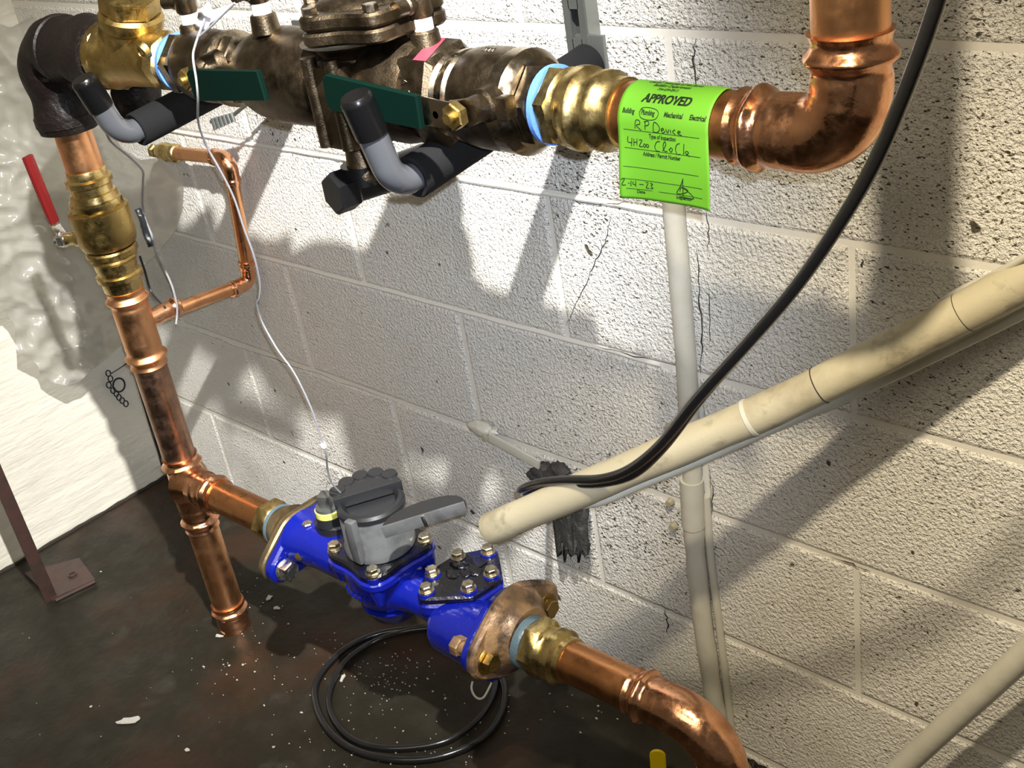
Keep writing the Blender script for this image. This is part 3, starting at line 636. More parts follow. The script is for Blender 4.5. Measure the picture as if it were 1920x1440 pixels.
for (x0, x1, v) in ((6, 80, 56.5), (6, 80, 71.5), (4, 77, 87), (3, 80, 97.5), (6, 31, 106), (37, 80, 106)): stroke([(x0, v), (x1, v)], .45, name='form_line')
TH_ = TH
tprint('Type of Inspection', .50, .0615, .0050, M['ink'], .03, .2, w=.026); tprint('Address / Permit Number', .48, .0765, .0050, M['ink'], .03, .2, w=.037)
tprint('Date', .22, .1095, .0040, M['ink'], .03, .2); tprint('Inspector', .70, .1100, .0040, M['ink'], .03, .2)
H = [  # handwriting, "RP Device", the address line, the date and the signature
 [(18, 55), (19, 48.5), (22.5, 48.5), (23, 51), (19.5, 52.3), (24, 56)], [(28, 55), (28.5, 48.5)], [(27, 49), (31, 48), (32, 50.5), (28.5, 52)],
 [(36, 56), (37, 48.5), (41, 50), (42.5, 53), (40, 56), (36, 56)], [(44, 54), (46.5, 53.2), (45.5, 52), (44, 53.5), (45.5, 56), (48, 54)], [(48.5, 52.5), (50, 55.5), (51.5, 52.5)], [(53, 52.5), (53, 55.5)], [(57.5, 52), (55, 54), (57.5, 56)], [(60, 54.5), (62.5, 53.5), (60.5, 52.8), (60, 55), (63.5, 56)],
 [(10, 62), (9.5, 66.5), (13.5, 67)], [(14, 63), (13, 70)], [(16, 63.5), (15.5, 69.5)], [(15.5, 66.5), (19, 66)], [(19, 63), (18.5, 69)], [(21, 64), (24, 64), (21, 69), (24.5, 69)], [(26, 66.5), (25, 68.5), (26.5, 69.3), (27.5, 67.5), (26, 66.5)], [(28.5, 66.5), (28, 68.5), (29.5, 69.2), (30.5, 67.5), (28.7, 66.5)],
 [(42, 63), (38.5, 64), (36.5, 68), (38, 71), (41, 71)], [(44, 70.5), (47.5, 64.5), (46, 63), (44.5, 67), (46, 70.5), (48.5, 70)], [(50, 68), (52, 70.5), (53.5, 68), (52, 67), (50.5, 69)], [(61, 62.5), (58, 64), (56.5, 68), (58, 71.5), (61, 71)], [(65, 62.5), (64, 71)], [(66.5, 71), (69, 69), (67, 68), (66, 70), (70, 72)],
 [(1.5, 98.5), (5, 97.5), (2.5, 103), (6, 103)], [(8, 101.5), (9.5, 101.3)], [(11, 99), (10.5, 104)], [(13, 99.5), (12.5, 102), (15, 102)], [(15.5, 98.5), (15, 104)], [(18.5, 101.5), (23, 101.2)], [(25, 99), (27.5, 99.3), (25, 104), (28, 103.8)], [(29.5, 99), (32, 100), (30, 101.5), (32, 103.5), (29, 104)],
 [(62, 91), (59, 98), (55, 105), (62, 104), (66, 101), (60, 99), (58, 103)], [(61.5, 92), (61, 107)], [(57, 107.5), (71, 107.5), (66, 102), (60, 99)]]
for st_ in H: stroke(smooth2([(a, b) for a, b in st_]), .75, name='pen_stroke')

# ------------------------------------------------------------------ strut channel and padded storage hooks
sc_ = thing('strut_channel', V((1.404, -.01, .98)), 'grey slotted strut channel on the wall above the copper outlet', 'strut channel')
def slotbar(x, y, z0_, z1_, parent):
    mb = MB(); w = .030; slw = .0075; pit = .05; 
    zz = z0_
    for sgn in (-1, 1):
        mb.box((x + sgn * w / 2, y + .010, (z0_ + z1_) / 2), .0025, .020, z1_ - z0_)
        mb.box((x + sgn * (w / 2 - .0045), y, (z0_ + z1_) / 2), .009, .0025, z1_ - z0_)
    k = 0; z = z0_
    while z < z1_ - .001:
        zb = min(z + .018, z1_); mb.box((x, y, (z + zb) / 2), .014, .0025, zb - z); z += pit
    o = mb.build('channel', M['galv'], parent)
    MB().box((x, y + .017, (z0_ + z1_) / 2), .026, .002, z1_ - z0_).build('channel_back', M['crack_and_shade'], parent)
slotbar(1.402, -.024, .975, 1.75, sc_)
def hook(xh, label, tip0):
    h = thing('storage_hook', V((xh, -.30, .96)), label, 'hook', 'padded hooks carrying the bronze run')
    ya = -.03; z = 1.018; zf = .984
    P = fillet([V((xh, ya, z)), V((xh, -.326, zf)), tip0], .030, .003, 16)
    MB().sweep(P, .0145, 28).build('hook_rod', M['vinyl'], h)
    n = len(P); k = int(n * .90); T = P[k:]
    tip = [T[-1] + (T[-1] - T[-2]).normalized() * .004]
    MB().sweep(T + tip, [.0160] * (len(T)) + [.0135], 28).build('end_cap', M['vinyl_black'], h)
    f = MB()
    A = V((xh, ya, z)); d = (V((xh, -.326, zf)) - A).normalized()
    f.lathe(A, d, [(0, .0145), (0, .0225), (.02, .0220), (.10, .0215), (.20, .0215), (.274, .0215), (.276, .0200), (.274, .0150), (.10, .0146)], 32, cap=False)
    f.build('foam_sleeve', M['foam'], h)
    MB().box((xh, ya + .008, z), .040, .006, .06, b=.002).build('mount_plate', M['galv'], h)
    return h
hook(1.418, 'grey hook with black foam sleeve under the right green lever', atx(668, 186, 1.418))
hook(.911, 'grey hook with black foam sleeve under the left green lever', atx(158, 152, .911))

hk = bpy.data.objects['storage_hook.001']
for i in range(6): MB().sweep([at(398 + i * 7, 222 - i * 2, -.055), at(404 + i * 7, 243 - i * 3, -.055)], .0032, 10).build('spring_rib', M['galv'], hk)
MB().sweep([at(396, 228, -.05), at(440, 214, -.05), V((.911, -.03, 1.0))], .003, 8).build('spring_bar', M['galv'], hk)

# ------------------------------------------------------------------ blue water meter
wm = thing('water_meter', L(.5, 0, -.09), 'glossy blue water meter with grey register on the lower pipe run', 'water meter')
# inlet flange with two ears, cone, body
def oval(rc, er, d, ang, n=56):
    """convex outline of a disc rc and two ear discs er at +-d"""
    pts = []
    for k in range(n):
        t = 2 * PI * k / n; dx, dy = math.cos(t), math.sin(t); best = 0
        sup = max(rc, er + d * abs(dx))
        pts.append((t, sup))
    # support function -> polygon
    out = []
    for k in range(n):
        t = pts[k][0]; h = pts[k][1]; dh = (pts[(k + 1) % n][1] - pts[k - 1][1]) / (4 * PI / n)
        x = h * math.cos(t) - dh * math.sin(t); y = h * math.sin(t) + dh * math.cos(t)
        out.append((x * math.cos(ang) - y * math.sin(ang), x * math.sin(ang) + y * math.cos(ang)))
    return out
TI = math.radians(18)
mb = MB(MM); mb.prism(oval(.042, .024, .054, TI), .018, .004, O=(.300, 0, -.010), X=(0, 1, 0), Y=(0, 0, 1), Z=(1, 0, 0)); mb.build('inlet_flange', M['blue'], wm)
mb = MB(MM); mb.lathe((.314, 0, 0), (1, 0, 0), [(0, .044), (.006, .042), (.022, .039), (.055, .036), (.10, .036), (.15, .034), (.22, .036)], 40); mb.build('inlet_body', M['blue'], wm)
mb = MB(MM)
ob = MB(MM); ob.lathe((.500, .0, -.040), (0, 0, 1), [(0, .034), (.010, .046), (.030, .054), (.056, .059), (.072, .060), (.074, .057)], 48); ob.lathe((.500, 0, -.074), (0, 0, 1), [(0, .014), (.012, .034), (.036, .046)], 40); ob.build('meter_body', M['blue'], wm)
rot45 = [(x + .500, y) for x, y in lugged(4, .060, .078, PI / 4 - .12, 12)]
MB(MM).prism(rot45, .014, .003, O=(0, 0, .030)).build('lower_ring', M['blue'], wm)
MB(MM).prism([(.500 + (x - .500) * .96, y * .96) for x, y in rot45], .012, .003, O=(0, 0, .0445)).build('upper_ring', M['blue_dark'], wm)
bb0 = None
for k in range(4):
    a = PI / 4 - .12 + PI / 2 * k; P = V((.500 + math.cos(a) * .065, math.sin(a) * .065, .0565))
    q = MB(MM); q.lathe(P - V((0, 0, .004)), (0, 0, 1), [(0, .011), (.004, .0105)], 20); q.hexa(P, (0, 0, 1), .0088, .009); q.lathe(P, (0, 0, 1), [(0, .0102), (.0016, .0102)], 24)
    if bb0 is None: bb0 = q.build('body_bolt', M['steel_yellow'], wm); off0 = ROOTW[bb0.name] - (MM @ P)
    else: copyto(bb0, MM @ P + off0, wm, rot=(0, 0, random.random() * .8))
    MB(MM).lathe(P - V((0, 0, .055)), (0, 0, 1), [(0, .006), (.02, .0105), (.051, .0115)], 20).build('bolt_boss', M['blue'], wm)
# register
mb = MB(MM); mb.lathe((.500, .002, .056), (0, 0, 1), [(0, .048), (.002, .0505), (.012, .0505), (.016, .0480), (.062, .0472), (.064, .0460), (.064, .0420), (.060, .0415)], 56)
mb.build('register_shell', M['grey_cyl'], wm)
MB(MM).box((.512, -.0465, .096), .016, .012, .070, b=.003).build('shell_rib', M['grey_cyl'], wm)
cov = MB(MM); cov.lathe((.500, .002, .119), (0, 0, 1), [(0, .0415), (.002, .0480), (.009, .0480), (.013, .0450), (.014, .040), (.010, .036), (.006, .034)], 56); cov.build('register_bezel', M['grey_plastic'], wm)
MB(MM).lathe((.500, .002, .119), (0, 0, 1), [(0, .036), (.004, .036)], 40).build('dial_face', M['dark_glass'], wm)
# fixed half cover (rear-left part of the crown)
vs = []; out = []
for k in range(25):
    a = math.radians(62 + 172 * k / 24); out.append((.500 + math.cos(a) * .0485, .002 + math.sin(a) * .0485))
MB(MM).prism(out, .017, .0012, O=(0, 0, .128)).build('register_cover', M['grey_plastic'], wm)
for k in range(5):
    a = math.radians(95 + 28 * k); MB(MM).lathe((.500 + math.cos(a) * .0455, .002 + math.sin(a) * .0455, .143), (0, 0, 1), [(0, .012), (.004, .011)], 16).build('cover_notch', M['grey_plastic'], wm)
# hinged lid hanging open at the front right
lc = at(785, 962, L(.548, -.030, .09).y); la = at(739, 986, lc.y - .018); lb = at(853, 951, lc.y + .040)
lu = (lb - la).normalized(); ln = V((.15, .25, .95)); ln = (ln - lu * ln.dot(lu)).normalized(); lw = -lu.cross(ln)
out = [(-.056, -.004), (.056, -.004), (.056, .004)] + [(math.cos(math.radians(8 + 164 * k / 14)) * .054, .004 + math.sin(math.radians(8 + 164 * k / 14)) * .030) for k in range(15)] + [(-.056, .004)]
lidm = MB(); lidm.prism(out, .010, .0015, O=(la + lb) / 2 - ln * .005, X=lu, Y=lw, Z=ln); lid = lidm.build('open_lid', M['grey_plastic'], wm)
fr = MB(); fr.box((la + lb) / 2 - lw * .006 - ln * .001, .112, .003, .017, lu, lw, ln, b=.001); fr.build('lid_skirt', M['grey_cyl'], lid)
MB().box((la + lb) / 2 - lw * .008 - ln * .002, .005, .004, .017, lu, lw, ln, b=.001).build('lid_clip', M['steel'], lid)
# grey plug housing with yellow tape and square plug
pb = MB(MM); pb.prism([(x + .385, y + .012) for x, y in lugged(2, .024, .031, .3, 16)], .020, .003, O=(0, 0, .030)); pb.lathe((.383, .010, .048), (0, 0, 1), [(0, .0235), (.014, .0215)], 32); pb.build('plug_housing', M['grey_plastic'], wm)
yt = MB(MM).lathe((.383, .010, .061), (0, 0, 1), [(0, .0175), (.001, .0205), (.010, .0205), (.012, .017)], 32).build('plug_tape', M['tape_yellow'], wm); yt['label'] = 'yellow thread tape'
MB(MM).lathe((.383, .010, .072), (0, 0, 1), [(0, .019), (.004, .018), (.005, .012)], 32).box((.383, .010, .086), .019, .019, .020, V((.9, .43, 0)), V((-.43, .9, 0)), b=.002).build('test_plug', M['galv'], wm)
# small housing bolts and flange bolts
def vb(px, py, h, r=.0085, m='steel', name='housing_bolt', hh=.009, base=True):
    r_ = ray(px, py); t = ((M_A - CAM).dot(mw) + h) / r_.dot(mw); P = CAM + r_ * t - mw * .005
    q = MB(); q.lathe(P - mw * .001, mw, [(0, r * 1.25), (.002, r * 1.25)], 24); q.hexa(P + mw * .001, mw, r, hh)
    if base: q2 = MB(); q2.lathe(P - mw * .045, mw, [(0, r * 1.0), (.02, r * 1.35), (.044, r * 1.45)], 20).build('bolt_boss', M['blue'], wm)
    return q.build(name, M[m], wm), P
vb(577, 985, .036)
MB(MM).lathe((.345, -.0345, -.002), (.5, -.8, .35), [(0, .006), (.006, .006)], 12).build('drain_screw', M['brass_cast'], wm)
ea = V((0, math.cos(TI), math.sin(TI))) * .054
for sg in (-1, 1):
    P = V((.310, 0, -.010)) + ea * sg; q = MB(MM); q.lathe(P + V((.010, 0, 0)), (1, 0, 0), [(0, .018), (.002, .018)], 28)
    q.hexa(P + V((.012, 0, 0)), (1, 0, 0), .0165, .014, up0=(0, .3, 1)); q.build('flange_nut', M['steel'], wm)
    MB(MM).lathe(P + V((.0262, 0, 0)), (1, 0, 0), [(0, .0075), (.0006, .0075)], 20).build('nut_bore', M['grey_plastic'], wm)
# waist between body and strainer cover
w_ = MB(MM); w_.sweep([(.53, 0, -.004), (.565, 0, -.006), (.60, 0, -.010), (.63, 0, -.016)], [.040, .029, .028, .030], 32); w_.build('waist', M['blue'], wm)
# strainer cover with six bolts
cpx = [(809, 1068), (798, 1100), (877, 1096), (920, 1068), (914, 1027), (858, 1037)]
CP = []
for p in cpx:
    r_ = ray(*p); t = ((M_A - CAM).dot(mw) + .036) / r_.dot(mw); q = MM.inverted() @ (CAM + r_ * t); CP.append(q)
ccx = sum(q.x for q in CP) / 6; ccy = sum(q.y for q in CP) / 6
def hull_outline(pts, er, n=60):
    hs = []
    for k in range(n):
        t = 2 * PI * k / n; hs.append(max(p[0] * math.cos(t) + p[1] * math.sin(t) for p in pts) + er)
    out = []
    for k in range(n):
        t = 2 * PI * k / n; h = hs[k]; dh = (hs[(k + 1) % n] - hs[k - 1]) / (4 * PI / n); out.append((h * math.cos(t) - dh * math.sin(t), h * math.sin(t) + dh * math.cos(t)))
    return out
ho = hull_outline([(q.x, q.y) for q in CP], .0135)
MB(MM).prism(ho, .011, .003, O=(0, 0, .015)).build('strainer_cover', M['blue_dark'], wm)
MB(MM).prism(ho, .020, .004, O=(0, 0, -.0065)).build('strainer_flange', M['blue'], wm)
for q in CP:
    P = MM @ V((q.x, q.y, .030)); d = (MM.to_3x3() @ V((0, 0, 1)))
    MB().lathe(P - d * .006, d, [(0, .0125), (.005, .0115)], 20).build('bolt_pad', M['blue'], wm)
    c = MB(); c.lathe(P - d * .001, d, [(0, .0108), (.002, .0108)], 24); c.hexa(P + d * .001, d, .0088, .008); c.build('cover_bolt', M['steel_yellow'], wm)
lumpc = MB(MM)
for i in range(7): lump(lumpc, (ccx + random.uniform(-.02, .03), ccy + random.uniform(-.02, .04), .027), random.uniform(.005, .010), (1.6, 1.2, .35), i + 20, 7)
lumpc.build('cover_ribs', M['blue_dark'], wm, ang=60)
ub = MB(MM); ub.lathe((.612, .0, -.031), (1, 0, 0), [(0, .036), (.003, .043), (.010, .046), (.060, .047), (.102, .050)], 48); ub.build('outlet_body', M['blue'], wm)
# outlet flange of meter
mb = MB(MM); mb.prism(oval(.058, .028, .052, 0.0), .012, .003, O=(.712, .004, -.003), X=(0, 1, 0), Y=(0, 0, 1), Z=(1, 0, 0)); mb.build('outlet_flange', M['blue'], wm)
# raised casting marks on the body
for i in range(7):
    a = math.radians(-120 + i * 9); P = V((.500 + math.cos(a) * .0595, math.sin(a) * .0595, .002)); MB(MM).box(P, .003, .003, .008, V((-math.sin(a), math.cos(a), 0)), V((math.cos(a), math.sin(a), 0)), V((0, 0, 1)), b=.0008).build('casting_mark', M['blue'], wm)

# companion flanges
f1 = thing('inlet_meter_flange', L(.275, 0, -.06), 'brown cast oval flange between the left copper branch and the blue meter', 'flange')
MB(MM).prism(oval(.044, .025, .054, TI), .014, .003, O=(.2855, 0, -.010), X=(0, 1, 0), Y=(0, 0, 1), Z=(1, 0, 0)).build('flange_plate', M['brown_cast'], f1)
mb = MB(MM); mb.lathe((.262, 0, 0), (1, 0, 0), [(0, .033), (.008, .035), (.018, .040), (.024, .042)], 36); mb.build('flange_hub', M['brown_cast'], f1)
MB(MM).lathe((.226, 0, 0), (1, 0, 0), [(0, .030), (.003, .0360), (.026, .0360), (.030, .033)], 6, phase=.4).build('adapter_hex', M['brass'], f1)
MB(MM).lathe((.2560, 0, 0), (1, 0, 0), [(0, .0325), (.001, .0340), (.006, .0340), (.007, .032)], 36).build('thread_tape', M['tape_bluegrey'], f1)
f2 = thing('outlet_meter_flange', L(.74, 0, -.06), 'rusted orange-brown oval flange on the right end of the blue meter', 'flange')
MB(MM).prism(oval(.066, .034, .056, 0.0), .013, .004, O=(.7245, .010, -.002), X=(0, 1, 0), Y=(0, 0, 1), Z=(1, 0, 0)).build('flange_plate', M['rust'], f2)
mb = MB(MM); mb.lathe((.737, .006, 0), (1, 0, 0), [(0, .061), (.004, .058), (.010, .049), (.018, .043), (.024, .040)], 48); mb.build('flange_hub', M['rust'], f2)
for sg, nm in ((-1, 'flange_bolt'), (1, 'flange_bolt')):
    P = V((.7365, .010 + sg * .060, -.006)); q = MB(MM); q.lathe(P, (1, 0, 0), [(0, .020), (.003, .019)], 24); q.hexa(P + V((.003, 0, 0)), (1, 0, 0), .0145, .010); q.build(nm, M['brass_cast'], f2)
    q = MB(MM); q.lathe(P - V((.058, 0, 0)), (1, 0, 0), [(0, .0085), (.05, .0085)], 16); q.hexa(P - V((.058, 0, 0)), (1, 0, 0), .014, .014); q.build('flange_nut', M['rust'], f2)
# outlet copper with elbow down to the floor
oc = thing('copper_meter_outlet', V((1.62, -.22, 0)), 'bright copper pipe and elbow leaving the blue meter towards the floor', 'pipe')
MB(MM).lathe((.762, 0, 0), (1, 0, 0), [(0, .033), (.002, .0360), (.010, .0358), (.013, .034)], 32).build('thread_tape', M['tape_bluegrey'], oc)
MB(MM).lathe((.774, 0, 0), (1, 0, 0), [(0, .033), (.003, .0395), (.024, .0395), (.028, .034)], 6, phase=.35).build('adapter_hex', M['brass'], oc)
MB(MM).lathe((.800, 0, 0), (1, 0, 0), [(0, .034), (.004, .0312), (.008, .031), (.012, .0358), (.022, .0358), (.026, .0300), (.034, .0296), (.035, .0272)], 40).build('brass_adapter', M['brass'], oc)
EC = L(1.052, 0, 0)
MB(MM).sweep([(.825, 0, 0), (.97, 0, 0)], CR, 48).build('horizontal_pipe', M['copper_run'], oc)
P = fillet([L(.932, 0, 0), EC, V((EC.x, EC.y, .225))], .062, .0015, 30); fit_path(MB(), P, CR + .0004, seg=48, ends=(1, 1), bulge=.0022).build('elbow', M['copper_fit'], oc)
mb = MB(); mb.lathe(V((EC.x, EC.y, .252)), (0, 0, -1), [(0, .030), (.003, .0345), (.030, .0345), (.034, .031), (.05, .031)], 40); mb.build('brass_coupling', M['brass_cast'], oc)
MB().sweep([V((EC.x, EC.y, .23)), V((EC.x, EC.y, .0))], CR, 32).build('vertical_pipe', M['copper_dull'], oc)

# ------------------------------------------------------------------ painted conduit on the wall
cdt = thing('painted_conduit', V((1.49, -.02, .05)), 'white painted vertical conduit fixed to the block wall', 'conduit')
def cz(py, px): return at(px, py, -.016)
P = [cz(345, 1259), cz(520, 1274), cz(700, 1288), cz(860, 1296), cz(925, 1300)]
MB().sweep(crom(P, 8), .0125, 24).build('upper_conduit', M['pipe_paint_light'], cdt)
P = [cz(898, 1297), cz(935, 1298), cz(985, 1300)]
MB().sweep(P, [.0150, .0150, .0150], 28).build('conduit_coupling', M['pipe_paint_light'], cdt)
P = [cz(975, 1299), cz(1060, 1306), cz(1150, 1316), cz(1250, 1330), cz(1330, 1342), cz(1385, 1350)]
MB().sweep(crom(P, 8), lambda s, th: .0135 + .0012 * noise.noise(V((s * 30, math.cos(th), math.sin(th)))), 24).build('lower_conduit', M['pipe_paint_light'], cdt)
for py, px in ((835, 1295),): MB().lathe(cz(py, px) + V((0, 0, -.008)), V((0, 0, 1)), [(0, .0135), (.002, .0165), (.014, .0165), (.016, .0135)], 24).build('strap', M['pipe_paint_light'], cdt)
ps = MB(); 
for (px, py) in ((1257, 800), (1259, 940), (1265, 985)): ps.lathe(at(px, py, -.002), (0, -1, 0), [(0, .006), (.008, .005)], 8)
ps.build('anchor_screw', M['pipe_paint'], cdt)
MB().sweep(crom([at(1324, 930, -.004), at(1332, 1040, -.004), at(1352, 1200, -.004), at(1374, 1385, -.004)], 6), .0055, 12).build('paint_ridge', M['pipe_paint_light'], cdt)

# ------------------------------------------------------------------ large cream pipe rising to the right, with thin companion
gp = thing('cream_painted_pipe', at(905, 990, -.28) - V((0, 0, .03)), 'thick cream painted pipe with rounded end rising to the right', 'pipe')
GP = [at(a, b, c) for a, b, c in ((924, 990, -.280), (1000, 957, -.262), (1150, 892, -.225), (1300, 828, -.175), (1420, 777, -.140), (1560, 711, -.105), (1750, 616, -.070), (1930, 518, -.045), (2060, 435, -.035), (2200, 335, -.030), (2500, 130, -.030), (2900, -150, -.030))]
GPs = crom(GP, 10); d0 = (GPs[0] - GPs[1]).normalized()
mb = MB(); pre = [GPs[0] + d0 * (.019 * math.sin(math.radians(a)) * .6) for a in (80, 62, 42, 20)]; rr = [.0188 * math.cos(math.radians(a)) + .001 for a in (80, 62, 42, 20)]
mb.sweep(pre + GPs, rr + [.0190 + .0004 * math.sin(i * .5) for i in range(len(GPs))], 40); mb.build('pipe_body', M['pipe_paint'], gp)
for px in (1527, 1803, 1405):
    q = min(GPs, key=lambda p: abs(on(p, p + V((1e-6, 0, 0)), px=px).x - p.x)) if False else None
def gpt(px):
    best = None
    for i in range(len(GPs) - 1):
        for a in (0, .5):
            p = GPs[i].lerp(GPs[i + 1], a); d = p - CAM; c = AX * d.x + AY * d.y + AZ * d.z; e = abs(960 + FOC * c.x / c.z - px)
            if best is None or e < best[0]: best = (e, p, (GPs[i + 1] - GPs[i]).normalized())
    return best[1], best[2]
for px, m_, w0, rr_ in ((1535, 'crack_and_shade', .0012, .0194), (1810, 'crack_and_shade', .0010, .0193), (1400, 'pipe_paint_light', .006, .0202)):
    p, d = gpt(px); MB().lathe(p, d, [(0, .0188), (w0 * .2, rr_), (w0 * .8, rr_), (w0, .0188)], 40).build('joint_ring', M[m_], gp)
tc = thing('thin_painted_tube', at(1110, 955, -.10), 'thin pale painted tube running under the thick cream pipe', 'tube')
TP = [at(a, b, c) for a, b, c in ((1090, 945, -.222), (1130, 938, -.212), (1200, 908, -.186), (1300, 868, -.150), (1440, 806, -.110), (1600, 738, -.078), (1760, 664, -.052), (1930, 580, -.034), (2080, 490, -.026), (2400, 270, -.026), (2850, -60, -.026))]
MB().sweep(crom(TP, 8), .0060, 18).build('tube', M['pipe_paint_light'], tc)
tw = MB(); tw.sweep(crom([at(1690, 640, -.02), at(1745, 582, -.03), at(1800, 545, -.04), at(1870, 512, -.05), at(1960, 460, -.06)], 8), .0035, 12)
tag(tw.build('painted_cable', M['pipe_paint_light']), 'thin painted cable on the wall above the thick cream pipe', 'cable')
bp_ = MB(); bp_.sweep(crom([atz(1560, 1560, .0), at(1640, 1488, -.07), at(1720, 1412, -.07), at(1800, 1338, -.07), at(1880, 1265, -.07), at(1990, 1160, -.07), at(2300, 840, -.07), at(2650, 500, -.07)], 8), .0135, 28)
tag(bp_.build('painted_pipe', M['pipe_paint_light']), 'cream painted pipe crossing the bottom right corner of the wall', 'pipe')

# ------------------------------------------------------------------ black hose
HP = [at(1830, -420, -.365), at(1815, -260, -.362), at(1795, -130, -.36), at(1752, 20, -.355), at(1700, 165, -.35), at(1640, 305, -.345), at(1570, 425, -.34), at(1490, 540, -.33), at(1400, 645, -.32), at(1310, 745, -.305), at(1240, 832, -.285), at(1180, 880, -.270), at(1125, 898, -.262), at(1060, 900, -.255), at(1010, 906, -.25), at(978, 918, -.24), at(985, 925, -.20), at(1010, 915, -.10), at(1030, 905, -.01)]
HQ = [at(1490, 540, -.330), at(1402, 646, -.319), at(1316, 746, -.302), at(1246, 838, -.281), at(1190, 889, -.262), at(1128, 907, -.254), at(1060, 909, -.247), at(1012, 914, -.242), at(985, 925, -.23), at(990, 932, -.19), at(1012, 922, -.10), at(1034, 910, -.01)]
hz_ = thing('black_hose', HP[-1], 'long black hose curving from top right down to the wall hole', 'hose')
MB().sweep(crom(HP, 10), .0050, 20).build('hose_line', M['hose'], hz_)
MB().sweep(crom(HQ, 10), .0040, 16).build('second_line', M['hose'], hz_)
# old bracket, wall hole and rag
wbk = thing('wall_bracket', at(960, 850, -.02), 'painted flat bracket on the wall above the blue meter', 'bracket')
A = at(893, 806, -.030); B = at(1012, 872, -.022); d = (B - A).normalized(); n = V((0, -1, 0)); up_ = n.cross(d)
mb = MB(); mb.box((A + B) / 2, (B - A).length, .004, .016, d, n, up_, b=.001); mb.build('flat_bar', M['pipe_paint_light'], wbk)
mb = MB(); lump(mb, A + V((.006, .006, .002)), .014, (1.8, .9, .8), 3); mb.build('paint_lump', M['pipe_paint_light'], wbk, ang=60)
MB().lathe(A + V((.02, -.002, -.006)), (0, -1, 0), [(0, .0055), (.004, .005)], 6).build('screw_head', M['pipe_paint'], wbk)
rg = thing('wall_hole_rag', at(1060, 960, -.03), 'ragged black packing hanging from the wall hole behind the cream pipe', 'rag')
mb = MB()
for i in range(7): lump(mb, at(1005 + i * 9, 892 - (i % 3) * 6, -.012 - .004 * (i % 2)), .012, (1.3, .8, .9), i + 2, 8)
mb.build('hole_packing', M['rag'], rg, ang=60)
mb = MB(); nu, ns = 14, 16; vs = []; fs = []
for j in range(ns + 1):
    for i in range(nu + 1):
        px = 1030 + (i / nu) * (70 - j * .6) + j * .9; py = 930 + j * 7.2 + (10 if j == ns and i % 2 else 0) - (14 * (i % 3) if j == ns else 0); vs.append(at(px, py, -.03 + .010 * noise.noise(V((i * .5, j * .12, 7))) - .006 * math.sin(i * 1.3)))
for j in range(ns):
    for i in range(nu): a = j * (nu + 1) + i; fs.append((a, a + 1, a + nu + 2, a + nu + 1))
mb.add(vs, fs); o = mb.build('hanging_rag', M['rag'], rg, ang=60); md = o.modifiers.new('t', 'SOLIDIFY'); md.thickness = .003

# ------------------------------------------------------------------ polythene bag
def bagpt(px, py):
    r = ray(px, py); t1 = (-.085 - CAM.y) / r.y; t2 = (.075 - CAM.x) / r.x; RL = r.length; k = 22.0
    # smooth minimum of both wall offsets
    t = -math.log(math.exp(-k * t1 * RL) + math.exp(-k * t2 * RL)) / k / RL; p = CAM + r * t
    f = (.016 * noise.noise(V((px * .006, py * .003, 2.0))) + .010 * noise.noise(V((px * .014 + py * .006, py * .012, 5.0))) + .013 * (1 - abs(noise.noise(V((px * .012 + py * .016, py * .020 - px * .008, 9.0)))) * 3) + .005 * (1 - abs(noise.noise(V((px * .035 - py * .01, py * .045 + px * .012, 4.0)))) * 3) + .0018 * noise.noise(V((px * .09, py * .07, 1.0))))
    return p - r.normalized() * (f + .01)
outl = [(-330, -60), (-330, 330), (-330, 480), (-160, 560), (-40, 600), (0, 570), (28, 612), (30, 660), (72, 684), (74, 700), (92, 716), (125, 724), (150, 716), (165, 700), (205, 668), (240, 632), (262, 560), (268, 500), (300, 470), (330, 430), (342, 395), (345, 350), (332, 318), (300, 296), (262, 300), (230, 280), (205, 240), (190, 180), (150, 90), (60, 30), (20, 52), (-60, 20)]
def inside(x, y):
    c = False; n = len(outl)
    for i in range(n):
        (x1, y1), (x2, y2) = outl[i], outl[i - 1]
        if (y1 > y) != (y2 > y) and x < (x2 - x1) * (y - y1) / (y2 - y1) + x1: c = not c
    return c
def snap(x, y):
    best = None; n = len(outl)
    for i in range(n):
        a = V((*outl[i - 1], 0)); b = V((*outl[i], 0)); d = b - a; t = max(0, min(1, (V((x, y, 0)) - a).dot(d) / d.length_squared)); q = a + d * t; e = (q - V((x, y, 0))).length
        if best is None or e < best[0]: best = (e, q.x, q.y)
    return best
st_ = 6; gi = {}; vs = []; fs = []
def gv(i, j):
    if (i, j) in gi: return gi[(i, j)]
    x = -330 + i * st_; y = -60 + j * st_
    if not inside(x, y): e, x, y = snap(x, y)
    gi[(i, j)] = len(vs); vs.append(bagpt(x, y)); return gi[(i, j)]
for i in range(115):
    for j in range(134):
        if any(inside(-330 + (i + a) * st_, -60 + (j + b_) * st_) for a in (0, 1) for b_ in (0, 1)): fs.append((gv(i, j), gv(i + 1, j), gv(i + 1, j + 1), gv(i, j + 1)))
mb = MB(); mb.add(vs, fs); bag = mb.build('plastic_bag', M['poly'], ang=0)
tag(bag, 'crumpled cloudy plastic bag hanging in the wall corner at left', 'bag')

